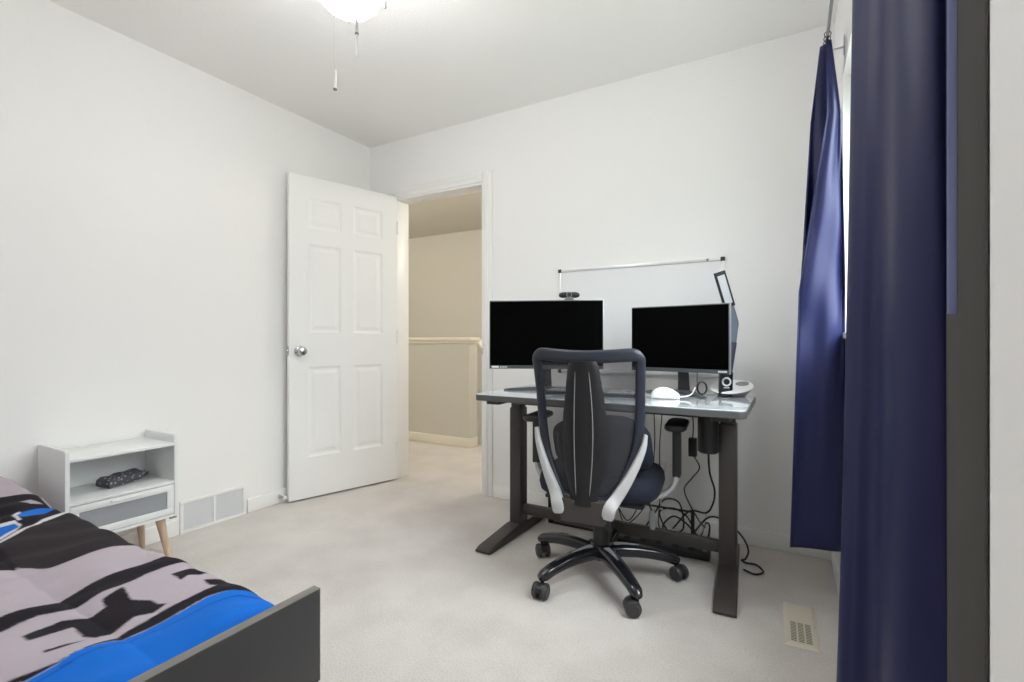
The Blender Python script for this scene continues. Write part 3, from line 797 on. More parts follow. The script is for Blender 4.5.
cable('power_cable', 'tangled black cables heaped behind the desk crossbar', [(-0.66, 2.50, 0.02), (-0.60, 2.51, 0.12), (-0.55, 2.52, 0.20), (-0.48, 2.53, 0.19), (-0.46, 2.52, 0.07), (-0.53, 2.51, 0.05), (-0.57, 2.5, 0.14), (-0.50, 2.5, 0.17), (-0.43, 2.5, 0.13), (-0.40, 2.51, 0.03), (-0.48, 2.5, 0.01), (-0.55, 2.48, 0.07), (-0.50, 2.47, 0.14), (-0.44, 2.47, 0.12), (-0.38, 2.49, 0.06), (-0.35, 2.48, 0.13), (-0.33, 2.47, 0.12), (-0.345, 2.46, 0.04), (-0.38, 2.44, 0.03)], n=9)
cable('power_cable', 'thin black cables crossing behind the chair base under the desk', [(-0.88, 2.50, 0.02), (-0.82, 2.51, 0.16), (-0.74, 2.52, 0.06), (-0.68, 2.52, 0.17), (-0.72, 2.53, 0.26), (-0.79, 2.52, 0.18), (-0.75, 2.50, 0.05), (-0.66, 2.49, 0.13), (-0.62, 2.50, 0.24), (-0.60, 2.52, 0.45), (-0.61, 2.55, 0.66)], r=0.0028)
cable('power_cable', 'black cable hanging straight down behind the chair arm', [(-0.56, 2.52, 0.66), (-0.575, 2.52, 0.45), (-0.57, 2.52, 0.25), (-0.58, 2.52, 0.08), (-0.55, 2.5, 0.01)], r=0.0028)
cable('power_cable', 'white cable hanging down between black ones under the desk', [(-0.53, 2.47, 0.40), (-0.55, 2.47, 0.27), (-0.555, 2.48, 0.17), (-0.50, 2.49, 0.06), (-0.44, 2.48, 0.03), (-0.37, 2.47, 0.08), (-0.34, 2.46, 0.20)], r=0.0035, m=M['cable_w'])
ps = thing('power_strip', 'flat black power strip on the carpet under the desk crossbar', 'power strip', (-0.535, 2.375, 0), math.radians(3))
b = BM(); box(b, (-0.22, -0.03, 0), (0.22, 0.03, 0.034), 0.006); obj('body', b, M['black_plastic'], ps)
for k in range(5):
    b = BM(); lathe(b, [(0, 0), (0.017, 0), (0.017, 0.003), (0, 0.003)], (-0.16 + k * 0.075, 0, 0.033), 18); obj('socket', b, M['rubber'], ps)
b = BM(); box(b, (0.185, -0.012, 0.03), (0.205, 0.012, 0.042), 0.003); obj('switch', b, M['mid_grey'], ps)

# ------------------------------------------------------------------ office chair (local: faces +y)
CHR = 6.0
ch = thing('office_chair', 'black mesh-back swivel office chair on five casters at the desk', 'office chair', (-0.702, 2.0, 0), math.radians(CHR))
BASE_A = [170, 243, 314, 25, 97]
bm_h = BM(); lathe(bm_h, [(0, 0.075), (0.036, 0.075), (0.046, 0.085), (0.050, 0.115), (0.044, 0.135), (0.034, 0.14), (0, 0.14)], (0, 0, 0), 32)
obj('hub', bm_h, M['gloss_black'], ch)
for A in BASE_A:
    a = math.radians(A - CHR); u = Vector((math.cos(a), math.sin(a), 0)); n_ = Vector((-u.y, u.x, 0))
    b = BM()
    rr_ = [0.035, 0.09, 0.15, 0.21, 0.265, 0.305, 0.325]
    zz_ = [0.108, 0.112, 0.110, 0.103, 0.092, 0.079, 0.072]
    sweep(b, [u * r + Vector((0, 0, z)) for r, z in zip(rr_, zz_)], [0.072, 0.067, 0.062, 0.056, 0.051, 0.048, 0.030], [0.056, 0.054, 0.050, 0.046, 0.043, 0.042, 0.026], (0, 0, 1), seg=16, p=2.6)
    leg = obj('base_leg', b, M['gloss_black'], ch)
    b = BM()
    sweep(b, [u * r + Vector((0, 0, z)) for r, z in ((0.055, 0.1375), (0.08, 0.1385), (0.11, 0.1382), (0.16, 0.1335))], [0.026, 0.022, 0.015, 0.005], 0.005, (0, 0, 1)); obj('inlay', b, M['inlay'], leg)
    cst = obj('caster', BM(), M['black_plastic'], ch)
    cst.location = u * 0.312
    sw = {170: 2.3, 243: 1.65, 314: 0.5, 25: 2.6, 97: 0.2}[A] - math.radians(CHR)
    cst.rotation_euler = (0, 0, sw)
    me = cst.data; b = BM()
    lathe(b, [(0, 0.050), (0.007, 0.050), (0.007, 0.075), (0, 0.075)], (0, 0, 0), 14)
    # hood between the two wheels, leaning back (local x = trailing)
    rings = []
    for k in range(9):
        t = PI * k / 8; x = -0.018 + 0.030 * math.cos(t); z = 0.030 + 0.027 * math.sin(t)
        rings.append([(x, -0.011, z), (x, 0.011, z), (x * 0.75 - 0.004, 0.011, 0.03 + (z - 0.03) * 0.72), (x * 0.75 - 0.004, -0.011, 0.03 + (z - 0.03) * 0.72)])
    loft(b, rings); box(b, (-0.03, -0.008, 0.018), (0.006, 0.008, 0.05), 0.003)
    b.to_mesh(me); b.free(); me.polygons.foreach_set('use_smooth', [True] * len(me.polygons)); me.set_sharp_from_angle(angle=0.7)
    for s in (-1, 1):
        b = BM(); lathe(b, [(0, s * 0.010), (0.027, s * 0.010), (0.030, s * 0.013), (0.030, s * 0.024), (0.027, s * 0.029), (0.018, s * 0.032), (0.013, s * 0.030), (0, s * 0.030)], (-0.018, 0, 0.030), 28, 'Y'); obj('wheel', b, M['wheel'], cst)
b = BM(); lathe(b, [(0, 0.13), (0.033, 0.13), (0.033, 0.24), (0.026, 0.245), (0.026, 0.335), (0, 0.335)], seg=28); obj('gas_column', b, M['black_plastic'], ch)
# mechanism and back bracket
b = BM(); box(b, (-0.075, -0.12, 0.318), (0.075, 0.12, 0.362), 0.012); box(b, (0.02, -0.03, 0.20), (0.055, 0.03, 0.325), 0.006); obj('tilt_mechanism', b, M['black_plastic'], ch)
b = BM()
def trap(y, z0, z1, w0, w1): return [(-w0, y, z0), (w0, y, z0), (w1, y, z1), (-w1, y, z1)]
loft(b, [trap(-0.290, 0.318, 0.402, 0.080, 0.112), trap(-0.240, 0.312, 0.408, 0.080, 0.116), trap(-0.15, 0.312, 0.37, 0.072, 0.085), trap(-0.09, 0.318, 0.36, 0.065, 0.07)])
obj('back_bracket', b, M['brown_plastic'], ch, angle=30)

HWT = [(0.33, 0.06), (0.39, 0.105), (0.44, 0.137), (0.50, 0.168), (0.55, 0.188), (0.62, 0.205), (0.70, 0.212), (0.80, 0.216), (0.97, 0.222)]
def yb(x, z):
    zz = (z - 0.36) / 0.61
    return -0.262 - 0.020 * zz + 0.040 * math.sin(PI * min(1, max(0, zz))) + 1.25 * x * x * (0.65 + 0.35 * (1 - zz))
def bp(x, z, off=0.0): return Vector((x, yb(x, z) + off, z))
# outer frame: closed loop
loop2d = []
zs_ = [0.415, 0.44, 0.47, 0.50, 0.55, 0.60, 0.65, 0.72, 0.80, 0.87, 0.915]
inn = 0.018
R_ = [(interp(HWT, z) - inn, z) for z in zs_]
top = [(0.203, 0.930), (0.194, 0.943), (0.176, 0.949), (0.13, 0.946), (0.065, 0.942), (0.0, 0.940)]
right = [(0.05, 0.392), (0.085, 0.40)] + R_ + top
left = [(-x, z) for x, z in right[::-1][1:]]
loop = right + left + [(0, 0.390)]
lp = spline([bp(x, z) for x, z in loop], 3, closed=True)
ws = []
for p in lp:
    ws.append(0.036 + (0.014 if p.z > 0.93 and abs(p.x) < 0.19 else 0.0))
def smooth_list(v, n=3):
    for _ in range(n): v = [(v[i - 1] + v[i] + v[(i + 1) % len(v)]) / 3 for i in range(len(v))]
    return v
ws = smooth_list(ws, 4)
def wrap_n(p): return Vector((2.0 * p.x, -1, 0)).normalized()
b = BM(); sweep(b, lp, ws, 0.026, lambda i: wrap_n(lp[i]), closed=True, seg=16, p=3.0); obj('back_frame', b, M['frame_grey'], ch)
# netting
b = BM(); nz, nx = 40, 24; V = []
for j in range(nz + 1):
    z = 0.40 + (0.945 - 0.40) * j / nz; w = interp(HWT, z) - 0.022; row = []
    for i in range(nx + 1):
        x = -w + 2 * w * i / nx; row.append(b.verts.new(bp(x, z, 0.004)))
    V.append(row)
for j in range(nz):
    for i in range(nx): b.faces.new((V[j][i], V[j][i + 1], V[j + 1][i + 1], V[j + 1][i]))
obj('netting', b, M['netting'], ch)
# central spine shell
SPW = [(0.385, 0.050), (0.43, 0.056), (0.50, 0.074), (0.56, 0.086), (0.64, 0.090), (0.72, 0.084), (0.80, 0.074), (0.88, 0.063), (0.915, 0.058), (0.925, 0.050)]
b = BM(); rings = []
for k in range(29):
    z = 0.385 + (0.925 - 0.385) * k / 28; w = interp(SPW, z); y0 = yb(0, z) - 0.020 - 0.012 * math.sin(PI * (z - 0.385) / 0.54)
    ring = []
    for i in range(13):
        x = -w + 2 * w * i / 12; ring.append((x, y0 - 0.020 + 0.022 * (x / w) ** 2 * 0.8 + (0.004 if i in (0, 12) else 0), z))
    for i in range(12, -1, -1):
        x = -w + 2 * w * i / 12; ring.append((x * 0.97, y0 + 0.010, z))
    rings.append(ring)
loft(b, rings); sp = obj('back_spine', b, M['spine'], ch)
for s in (-1, 1):
    b = BM(); pts = []
    for k in range(17):
        z = 0.425 + (0.885 - 0.425) * k / 16
        x = s * (0.026 + 0.010 * math.sin(PI * k / 16)) ; w = interp(SPW, z)
        pts.append(Vector((x, yb(0, z) - 0.0402 - 0.012 * math.sin(PI * (z - 0.385) / 0.54) + 0.0176 * (x / w) ** 2, z)))
    sweep(b, pts, [0.001] + [0.0036] * 15 + [0.001], 0.004, (0, -1, 0)); obj('rib', b, M['mid_grey'], sp)
# pale side brackets
for s in (-1, 1):
    b = BM()
    pts = spline([bp(s * 0.214, 0.650, -0.012), bp(s * 0.206, 0.60, -0.016), bp(s * 0.182, 0.535, -0.018), bp(s * 0.150, 0.470, -0.020), bp(s * 0.117, 0.415, -0.024), Vector((s * 0.100, -0.285, 0.385)), Vector((s * 0.094, -0.285, 0.348))], 4)
    n = len(pts)
    wv = [0.012 + 0.036 * min(1, (k / (n - 1)) * 1.25) ** 0.8 for k in range(n)]; wv[-1] *= 0.7; wv[-2] *= 0.95
    sweep(b, pts, wv, 0.030, lambda i, pts=pts: wrap_n(pts[i]) if pts[i].z > 0.42 else Vector((0.5 * pts[i].x, -1, 0)).normalized(), seg=14, p=4.5); obj('side_bracket', b, M['lt_grey'], ch)
# seat cushion
def seat_bm(hx, y0, y1, z0, z1):
    bm = BM(); cy = (y0 + y1) / 2; hy = (y1 - y0) / 2
    N = 40; rings = []
    for t, s in ((0.0, 0.80), (0.02, 0.90), (0.18, 0.975), (0.45, 1.0), (0.70, 0.985), (0.88, 0.93), (0.97, 0.84), (1.0, 0.72)):
        z = z0 + (z1 - z0) * t; ring = []
        for k in range(N):
            a = 2 * PI * k / N; ca, sa = math.cos(a), math.sin(a)
            x = math.copysign(abs(ca) ** 0.55, ca) * hx * s; y = cy + math.copysign(abs(sa) ** 0.55, sa) * hy * (0.6 + 0.4 * s if False else s)
            fall = -0.020 * max(0, (y - (cy + 0.5 * hy)) / (0.5 * hy)) ** 2
            ring.append((x, y, z + fall))
        rings.append(ring)
    loft(bm, rings); return bm
obj('seat', seat_bm(0.252, -0.20, 0.27, 0.362, 0.466), M['seat'], ch)
b = BM(); box(b, (-0.20, -0.15, 0.350), (0.20, 0.22, 0.366), 0.006); obj('seat_pan', b, M['black_plastic'], ch)
# arms
for s in (-1, 1):
    b = BM(); ax = s * 0.305
    sweep(b, spline([(s * 0.10, 0.03, 0.345), (s * 0.20, 0.035, 0.350), (s * 0.265, 0.04, 0.375), (s * 0.298, 0.045, 0.42), (s * 0.305, 0.045, 0.475)], 5), [0.06] * 21, 0.022, lambda i, s=s: Vector((0, 0, 1)) if i < 10 else Vector((-s, 0, 0.3))); ab = obj('arm_bracket', b, M['lt_grey'], ch)
    b = BM(); box(b, (ax - 0.016, 0.015, 0.445), (ax + 0.016, 0.072, 0.645), 0.006); ap = obj('arm_post', b, M['black_plastic'], ch)
    b = BM(); loft(b, [[(ax + x, y + 0.055, z) for x, y in rrect(0.043 - i, 0.115 - i, 0.035 - i)] for i, z in ((0.010, 0.642), (0.002, 0.648), (0, 0.655), (0.002, 0.663), (0.012, 0.668))]); obj('armrest', b, M['black_plastic'], ch)
# height lever with grey paddle
b = BM(); tube(b, spline([(0.10, 0.05, 0.335), (0.18, 0.05, 0.33), (0.205, 0.05, 0.285)], 5), 0.005, 8); lv = obj('height_lever', b, M['black_plastic'], ch)
b = BM(); sweep(b, [(0.205, 0.05, 0.288), (0.207, 0.05, 0.255), (0.208, 0.05, 0.225), (0.208, 0.05, 0.21)], [0.022, 0.030, 0.030, 0.016], 0.012, (0, -1, 0)); obj('paddle', b, M['mid_grey'], lv)

# cushion lying on the chair seat, against the netting
RC = Matrix.Rotation(math.radians(CHR), 3, 'Z')
pp = Vector((-0.702, 2.0, 0)) + RC @ Vector((0.03, -0.105, 0))
b = BM(); N = 24; rings = []
for j in range(15):
    v = -1 + 2 * j / 14; ring_f = []
    hz = 0.115 * v
    for k in range(N):
        a = 2 * PI * k / N; ca, sa = math.cos(a), math.sin(a)
        ex = math.copysign(abs(ca) ** 0.6, ca) * 0.20 * (1 - abs(v) ** 5 * 0.45)
        ey = sa * 0.062 * math.sqrt(max(0.02, 1 - abs(v) ** 3)) * (1 - 0.4 * abs(ca) ** 6)
        ring_f.append((ex + 0.003 * math.sin(4 * v + ca * 3), ey + 0.003 * math.sin(40 * ex + v * 3), 0.115 + hz + 0.010 * math.sin(ex * 14 + 1) * v))
    rings.append(ring_f)
loft(b, rings)
pl = tag(obj('cushion', b, M['pillow']), 'dark navy cushion propped against the office chair back on its seat', 'cushion')
pl.location = (pp.x, pp.y, 0.468); pl.rotation_euler = (math.radians(8), 0, math.radians(CHR))

# ------------------------------------------------------------------ nightstand against the left wall
NY0, NY1, NZ0, NZ1 = 0.79, 1.193, 0.195, 0.533
NX1 = -2.452; nd = NX1 - (XL + 0.016)
ns = thing('nightstand', 'small white nightstand on beech legs by the left wall', 'nightstand', (XL + 0.016, (NY0 + NY1) / 2, 0))
hw_ = (NY1 - NY0) / 2; t_ = 0.014
for s in (-1, 1):
    b = BM(); y0, y1 = (s * hw_ - t_, s * hw_) if s > 0 else (s * hw_, s * hw_ + t_)
    prism(b, [(0, NZ0), (nd, NZ0), (nd, NZ1 + 0.034), (nd - 0.006, NZ1 + 0.040), (0.006, NZ1 + 0.046), (0, NZ1 + 0.040)], y0, y1, 'Y') if False else None
    t2 = bmesh.new()
    pr = [(0, NZ0), (nd, NZ0), (nd, NZ1 + 0.028), (nd - 0.012, NZ1 + 0.036), (0, NZ1 + 0.036)]
    A = [t2.verts.new((x, y0, z)) for x, z in pr]; B = [t2.verts.new((x, y1, z)) for x, z in pr]
    t2.faces.new(A); t2.faces.new(B[::-1])
    for k in range(5): t2.faces.new((A[k], B[k], B[(k + 1) % 5], A[(k + 1) % 5]))
    bmesh.ops.bevel(t2, geom=t2.edges[:], offset=0.002, segments=2, affect='EDGES')
    merge(b, t2); obj('side_panel', b, M['white_lam'], ns)
for nm, z0, z1, x1 in (('top_panel', NZ1 - 0.012, NZ1, nd - 0.001), ('shelf', 0.347, 0.359, nd - 0.004), ('bottom_panel', NZ0 + 0.001, NZ0 + 0.013, nd - 0.002)):
    b = BM(); box(b, (0.002, -hw_ + t_, z0), (x1, hw_ - t_, z1), 0.001); obj(nm, b, M['white_lam'], ns)
b = BM(); box(b, (0.0, -hw_ + t_, NZ0 + 0.01), (0.004, hw_ - t_, NZ1 - 0.01)); obj('back_panel', b, M['white_lam'], ns)
# drawer with a glazed front
dz0, dz1 = NZ0 + 0.016, 0.344
b = BM(); yw = hw_ - t_ - 0.002; x0 = nd - 0.015; x1 = nd - 0.001
fw = 0.028
for lo, hi in (((x0, -yw, dz0), (x1, yw, dz0 + fw)), ((x0, -yw, dz1 - fw), (x1, yw, dz1)), ((x0, -yw, dz0 + fw - 0.001), (x1 - 0.0002, -yw + fw, dz1 - fw + 0.001)), ((x0, yw - fw, dz0 + fw - 0.001), (x1 - 0.0002, yw, dz1 - fw + 0.001))):
    box(b, lo, hi, 0.0015)
dr = obj('drawer', b, M['white_lam'], ns)
b = BM(); box(b, (x0 + 0.005, -yw + fw - 0.004, dz0 + fw - 0.004), (x0 + 0.009, yw - fw + 0.004, dz1 - fw + 0.004)); obj('glass_front', b, M['cab_glass'], dr)
b = BM(); box(b, (0.02, -yw + 0.004, dz0 + 0.002), (x0, yw - 0.004, dz0 + 0.008)); box(b, (0.02, -yw + 0.004, dz0 + 0.002), (x0, -yw + 0.012, dz1 - 0.03)); box(b, (0.02, yw - 0.012, dz0 + 0.002), (x0, yw - 0.004, dz1 - 0.03)); box(b, (0.02, -yw + 0.004, dz0), (0.028, yw - 0.004, dz1 - 0.03))
obj('drawer_tray', b, M['white_lam'], dr)
b = BM(); tube(b, spline([(x1, -0.052, dz1 - 0.012), (x1 + 0.012, -0.049, dz1 - 0.010), (x1 + 0.013, 0, dz1 - 0.010), (x1 + 0.012, 0.049, dz1 - 0.010), (x1, 0.052, dz1 - 0.012)], 5), 0.003, 8); obj('handle', b, M['white_lam'], dr)
for sx_ in (0, 1):
    for sy in (-1, 1):
        b = BM(); x = 0.04 + sx_ * (nd - 0.085); y = sy * (hw_ - 0.055)
        o_ = Vector(((sx_ - 0.5) * 0.05, sy * 0.026, 0))
        rings = []
        for t in (0, 0.25, 0.5, 0.75, 1.0):
            r = 0.010 + 0.010 * t; c = Vector((x, y, 0)) + o_ * (1 - t)
            rings.append([(c.x + r * math.cos(a), c.y + r * math.sin(a), t * (NZ0 + 0.001)) for a in [2 * PI * k / 18 for k in range(18)]])
        loft(b, rings); obj('leg', b, M['wood'], ns)
b = BM(); box(b, (nd - 0.02, hw_ - 0.03, NZ0 - 0.008), (nd - 0.004, hw_ - 0.002, NZ0), 0.002); obj('foot_pad', b, M['mid_grey'], ns)

# folded patterned cloth pouch on the shelf
po_ = thing('pouch', 'folded dark patterned cloth pouch lying on the nightstand shelf', 'pouch', (-2.632, 1.052, 0.3592), math.radians(21))
b = BM(); rings = []
for k in range(15):
    y = -0.095 + 0.19 * k / 14; tw = 0.010 * math.sin(k * 0.7)
    hx = 0.036 + 0.003 * math.sin(k * 1.3); hz = 0.026 + 0.003 * math.sin(k * 0.9)
    e = 0.6 if k in (0, 14) else 1.0
    ring = []
    for j in range(20):
        a = 2 * PI * j / 20; ca, sa = math.cos(a), math.sin(a)
        x = math.copysign(abs(ca) ** 0.55, ca) * hx; z = 0.018 + math.copysign(abs(sa) ** 0.6, sa) * 0.018 * e * (1 + 0.1 * math.sin(j + k))
        z += max(0, -x) * 0.30 * (1 if sa > 0 else 0)
        ring.append((x + tw * 0.2, y + 0.004 * math.sin(j * 0.9), max(0.0, z)))
    rings.append(ring)
loft(b, rings); obj('body', b, M['bandana'], po_)
b = BM(); rings = []
for k in range(9):
    y = -0.100 + 0.11 * k / 8
    rings.append([(0.037 + 0.0015 * math.sin(k), y, 0.001), (0.043, y, 0.002), (0.040 + 0.002 * math.sin(2 * k), y, 0.032), (0.030, y, 0.040), (0.028, y, 0.037), (0.036, y, 0.030)])
loft(b, rings); obj('flap', b, M['bandana'], po_)

# ------------------------------------------------------------------ bed and quilt
FX = -0.893; BY1 = 0.719; BY0 = BY1 - 1.0
bed = thing('bed', 'bed with a dark grey footboard in the near left corner', 'bed', ((XL + FX) / 2, (BY0 + BY1) / 2, 0))
bx, by = bed.location.x, bed.location.y
FT = 0.022
b = BM(); box(b, (FX - FT - bx, BY0 - by, 0.258), (FX - bx, BY1 - by, 0.458), 0.0015); fb = obj('footboard', b, M['foot'], bed)
b = BM(); box(b, (FX - FT - bx, BY0 - by, 0.4575), (FX - bx, BY1 - by, 0.4597), 0.0008); box(b, (FX - FT - bx, BY1 - by - 0.0005, 0.258), (FX - bx, BY1 - by + 0.0015, 0.4597), 0.0005); obj('edge_band', b, M['foot_edge'], fb)
b = BM(); box(b, (FX - FT - bx, BY0 - by, 0.10), (FX - bx, BY1 - by, 0.2545), 0.0015); obj('lower_panel', b, M['foot'], bed)
b = BM(); box(b, (FX - FT - bx + 0.003, BY0 - by + 0.01, 0.24), (FX - bx - 0.006, BY1 - by - 0.002, 0.27)); obj('seam_strip', b, M['trim'], bed)
for y in (BY0, BY1 - 0.022):
    b = BM(); box(b, (XL + 0.03 - bx, y - by, 0.14), (FX - FT - bx, y + 0.022 - by, 0.30), 0.002); obj('side_rail', b, M['foot'], bed)
for x in (XL + 0.04, FX - FT - 0.05):
    for y in (BY0 + 0.03, BY1 - 0.08):
        b = BM(); box(b, (x - bx, y - by, 0), (x + 0.05 - bx, y + 0.05 - by, 0.16), 0.003); obj('leg', b, M['foot'], bed)
b = BM(); box(b, (XL + 0.004 - bx, BY0 - by, 0.10), (XL + 0.026 - bx, BY1 - by, 0.40), 0.003); obj('headboard', b, M['foot'], bed)
b = BM(); box(b, (XL + 0.03 - bx, BY0 + 0.025 - by, 0.20), (FX - FT - 0.045 - bx, BY1 - 0.03 - by, 0.37), 0.035, 4); obj('mattress', b, M['white_lam'], bed)

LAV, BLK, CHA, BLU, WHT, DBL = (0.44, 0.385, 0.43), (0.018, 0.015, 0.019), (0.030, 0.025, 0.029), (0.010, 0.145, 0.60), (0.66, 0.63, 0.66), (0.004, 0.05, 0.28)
POLYS = [
 (CHA, [(-1.971, .49), (-2.017, .551), (-2.083, .614), (-2.101, .687), (-2.10, .80), (-1.56, .80), (-1.569, .649), (-1.59, .609), (-1.598, .55), (-1.606, .502), (-1.667, .448), (-1.783, .43), (-1.95, .43)]),
 (BLK, [(-1.851, .46), (-1.783, .458), (-1.665, .444), (-1.69, .38), (-1.80, .36), (-1.90, .42)]),
 (BLK, [(-1.37, .20), (-1.369, .34), (-1.377, .376), (-1.384, .414), (-1.39, .442), (-1.398, .492), (-1.403, .552), (-1.412, .63), (-1.405, .80), (-1.30, .80), (-1.313, .662), (-1.329, .618), (-1.336, .58), (-1.316, .518), (-1.316, .49), (-1.303, .452), (-1.309, .431), (-1.33, .386), (-1.327, .357), (-1.315, .327), (-1.30, .2)]),
 (BLK, [(-1.281, .473), (-1.299, .519), (-1.236, .508), (-1.2, .532), (-1.172, .53), (-1.154, .54), (-1.142, .51), (-1.16, .483), (-1.146, .445), (-1.148, .415), (-1.17, .403), (-1.226, .407), (-1.232, .374), (-1.232, .344), (-1.262, .343), (-1.275, .365), (-1.28, .407), (-1.244, .444), (-1.251, .469)]),
 (BLK, [(-1.171, .346), (-1.168, .376), (-1.152, .402), (-1.156, .384), (-1.155, .343)]),
 (BLK, [(-1.278, .606), (-1.277, .64), (-1.23, .80), (-1.16, .80), (-1.214, .656), (-1.214, .638), (-1.234, .623), (-1.224, .601)]),
 (BLK, [(-1.187, .632), (-1.165, .655), (-1.15, .80), (-1.00, .80), (-1.018, .665), (-1.073, .628), (-1.092, .59), (-1.1, .525), (-1.099, .457), (-1.101, .404), (-1.102, .371), (-1.094, .342), (-1.094, .299), (-1.10, .2), (-1.112, .2), (-1.111, .29), (-1.097, .343), (-1.106, .389), (-1.127, .456), (-1.134, .534), (-1.129, .577), (-1.133, .633), (-1.153, .627)]),
 (BLK, [(-2.354, 0.585), (-2.314, 0.632), (-2.267, 0.658), (-2.11, 0.66), (-2.024, 0.657), (-2.015, 0.594), (-1.95, 0.533), (-1.905, 0.473), (-1.879, 0.423), (-2.267, 0.511)]),
 (WHT, [(-1.872, 0.422), (-1.905, 0.473), (-1.95, 0.533), (-2.015, 0.594), (-2.038, 0.666), (-2.008, 0.658), (-1.991, 0.589), (-1.928, 0.528), (-1.886, 0.469), (-1.851, 0.417)]),
 (WHT, [(-2.082, 0.493), (-2.065, 0.513), (-2.056, 0.544), (-2.009, 0.545), (-1.945, 0.518), (-1.913, 0.475), (-1.903, 0.45)]),
 (BLU, [(-2.064, 0.489), (-2.043, 0.508), (-2.034, 0.538), (-2.001, 0.539), (-1.962, 0.519), (-1.936, 0.481), (-1.925, 0.456)]),
 (WHT, [(-2.108, 0.549), (-2.145, 0.568), (-2.152, 0.58), (-2.123, 0.576), (-2.098, 0.559), (-2.048, 0.556), (-2.05, 0.548)]),
 (BLU, [(-2.095, 0.556), (-2.138, 0.584), (-2.154, 0.635), (-2.118, 0.66), (-2.078, 0.614), (-2.067, 0.565)]),
 (LAV, [(-2.231, 0.6), (-2.235, 0.629), (-2.188, 0.647), (-2.192, 0.617)]),
 (BLU, [(-0.97, .80), (-0.957, .667), (-1.036, .658), (-1.073, .628), (-1.089, .588), (-1.097, .524), (-1.096, .456), (-1.099, .403), (-1.102, .371), (-1.092, .342), (-1.092, .298), (-1.09, .10), (-0.80, .10), (-0.80, .80)]),
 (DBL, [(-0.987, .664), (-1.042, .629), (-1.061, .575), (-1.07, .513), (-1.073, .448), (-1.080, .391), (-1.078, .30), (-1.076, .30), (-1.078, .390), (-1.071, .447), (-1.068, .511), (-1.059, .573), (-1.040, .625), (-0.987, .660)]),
]
def inside(p, poly):
    x, y = p; c = False; n = len(poly); j = n - 1
    for i in range(n):
        xi, yi = poly[i]; xj, yj = poly[j]
        if (yi > y) != (yj > y) and x < (xj - xi) * (y - yi) / (yj - yi) + xi: c = not c
        j = i
    return c
BBX = [(min(p[0] for p in q), max(p[0] for p in q), min(p[1] for p in q), max(p[1] for p in q)) for _, q in POLYS]
def colour(x, y, h=0.0011):
    acc = [0, 0, 0]
    for ox in (-h, h):
        for oy in (-h, h):
            c = colour1(x + ox, y + oy)
            for i in range(3): acc[i] += c[i] / 4
    return tuple(acc)
def colour1(x, y):
    c = LAV
    for (col, q), (a, d, e, f) in zip(POLYS, BBX):
        if a <= x <= d and e <= y <= f and inside((x, y), q): c = col
    return c
QX0, QX1, QY0, QY1 = XL + 0.03, -0.928, BY0 + 0.0, 0.705
SEAMS_Y = [0.438, 0.16, -0.12]
SEAMS_X = [-1.62, -2.16]
def qz(x, y):
    z = 0.431
    e1 = QX1 - x; e2 = QY1 - y; e3 = y - QY0
    def edge(e, w, d): 
        return d * max(0, 1 - e / w) ** 2.3 if e < w else 0
    z -= edge(e1, 0.060, 0.060) + edge(e2, 0.060, 0.10) + edge(e3, 0.075, 0.11)
    # puffs between the stitched seams
    ys = [QY0] + sorted(SEAMS_Y) + [QY1 + 0.03]
    for a, c in zip(ys, ys[1:]):
        if a <= y <= c: z += 0.015 * math.sin(PI * (y - a) / (c - a)) ** 0.7
    for sx2 in SEAMS_X: z -= 0.010 * math.exp(-((x - sx2) / 0.03) ** 2)
    z += 0.042 * math.exp(-((x + 2.75) / 0.5) ** 2)
    z += 0.0035 * math.sin(x * 21 + 3 * math.sin(y * 9)) + 0.003 * math.sin(y * 33 + x * 11) + 0.0025 * math.sin(x * 47 - y * 26)
    return z
b = BM(); st = 0.0038
nx = int((QX1 - QX0) / st); yv = []
y_lo = 0.18
ny1 = 14; yv = [QY0 + (y_lo - QY0) * k / ny1 for k in range(ny1)] + [y_lo + (QY1 - y_lo) * k / int((QY1 - y_lo) / 0.0036) for k in range(int((QY1 - y_lo) / 0.0036) + 1)]
V = []; cols = []
for i in range(nx + 1):
    x = QX0 + (QX1 - QX0) * i / nx; row = []
    for y in yv:
        row.append(b.verts.new((x, y, qz(x, y)))); cols.append(BLK if x > -0.940 - 0.05 * max(0, 0.62 - y) else (colour(x, y) if y >= y_lo - 0.05 else colour(x, max(y, 0.21))))  # black along the foot edge paints the shade in front of the footboard
    # hanging far side
    for k, z in enumerate((0.29, 0.25, 0.22)):
        yy_ = QY1 + 0.003 + 0.004 * k + 0.005 * math.sin(x * 16)
        row.append(b.verts.new((x, min(yy_, 0.715) if False else yy_ , z))); cols.append(colour(x, 0.75))
    V.append(row)
for i in range(nx):
    for j in range(len(V[0]) - 1): b.faces.new((V[i][j], V[i + 1][j], V[i + 1][j + 1], V[i][j + 1]))
# foot end turned down and tucked behind the footboard
last = V[-1]; prev = last; 
for k, (dx, dz) in enumerate(((0.006, 0.03), (0.008, 0.07), (0.004, 0.11))):
    row = []
    for v in last:
        row.append(b.verts.new((QX1 + dx, v.co.y, max(0.215, v.co.z - dz)))); cols.append(BLK)  # same painted shade down the tucked rows
    for j in range(len(row) - 1): b.faces.new((prev[j], row[j], row[j + 1], prev[j + 1]))
    prev = row
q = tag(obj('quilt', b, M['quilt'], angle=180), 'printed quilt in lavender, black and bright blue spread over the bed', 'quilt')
ca = q.data.color_attributes.new('print', 'FLOAT_COLOR', 'POINT')
flat = []
for c in cols: flat += [*c, 1.0]
ca.data.foreach_set('color', flat)

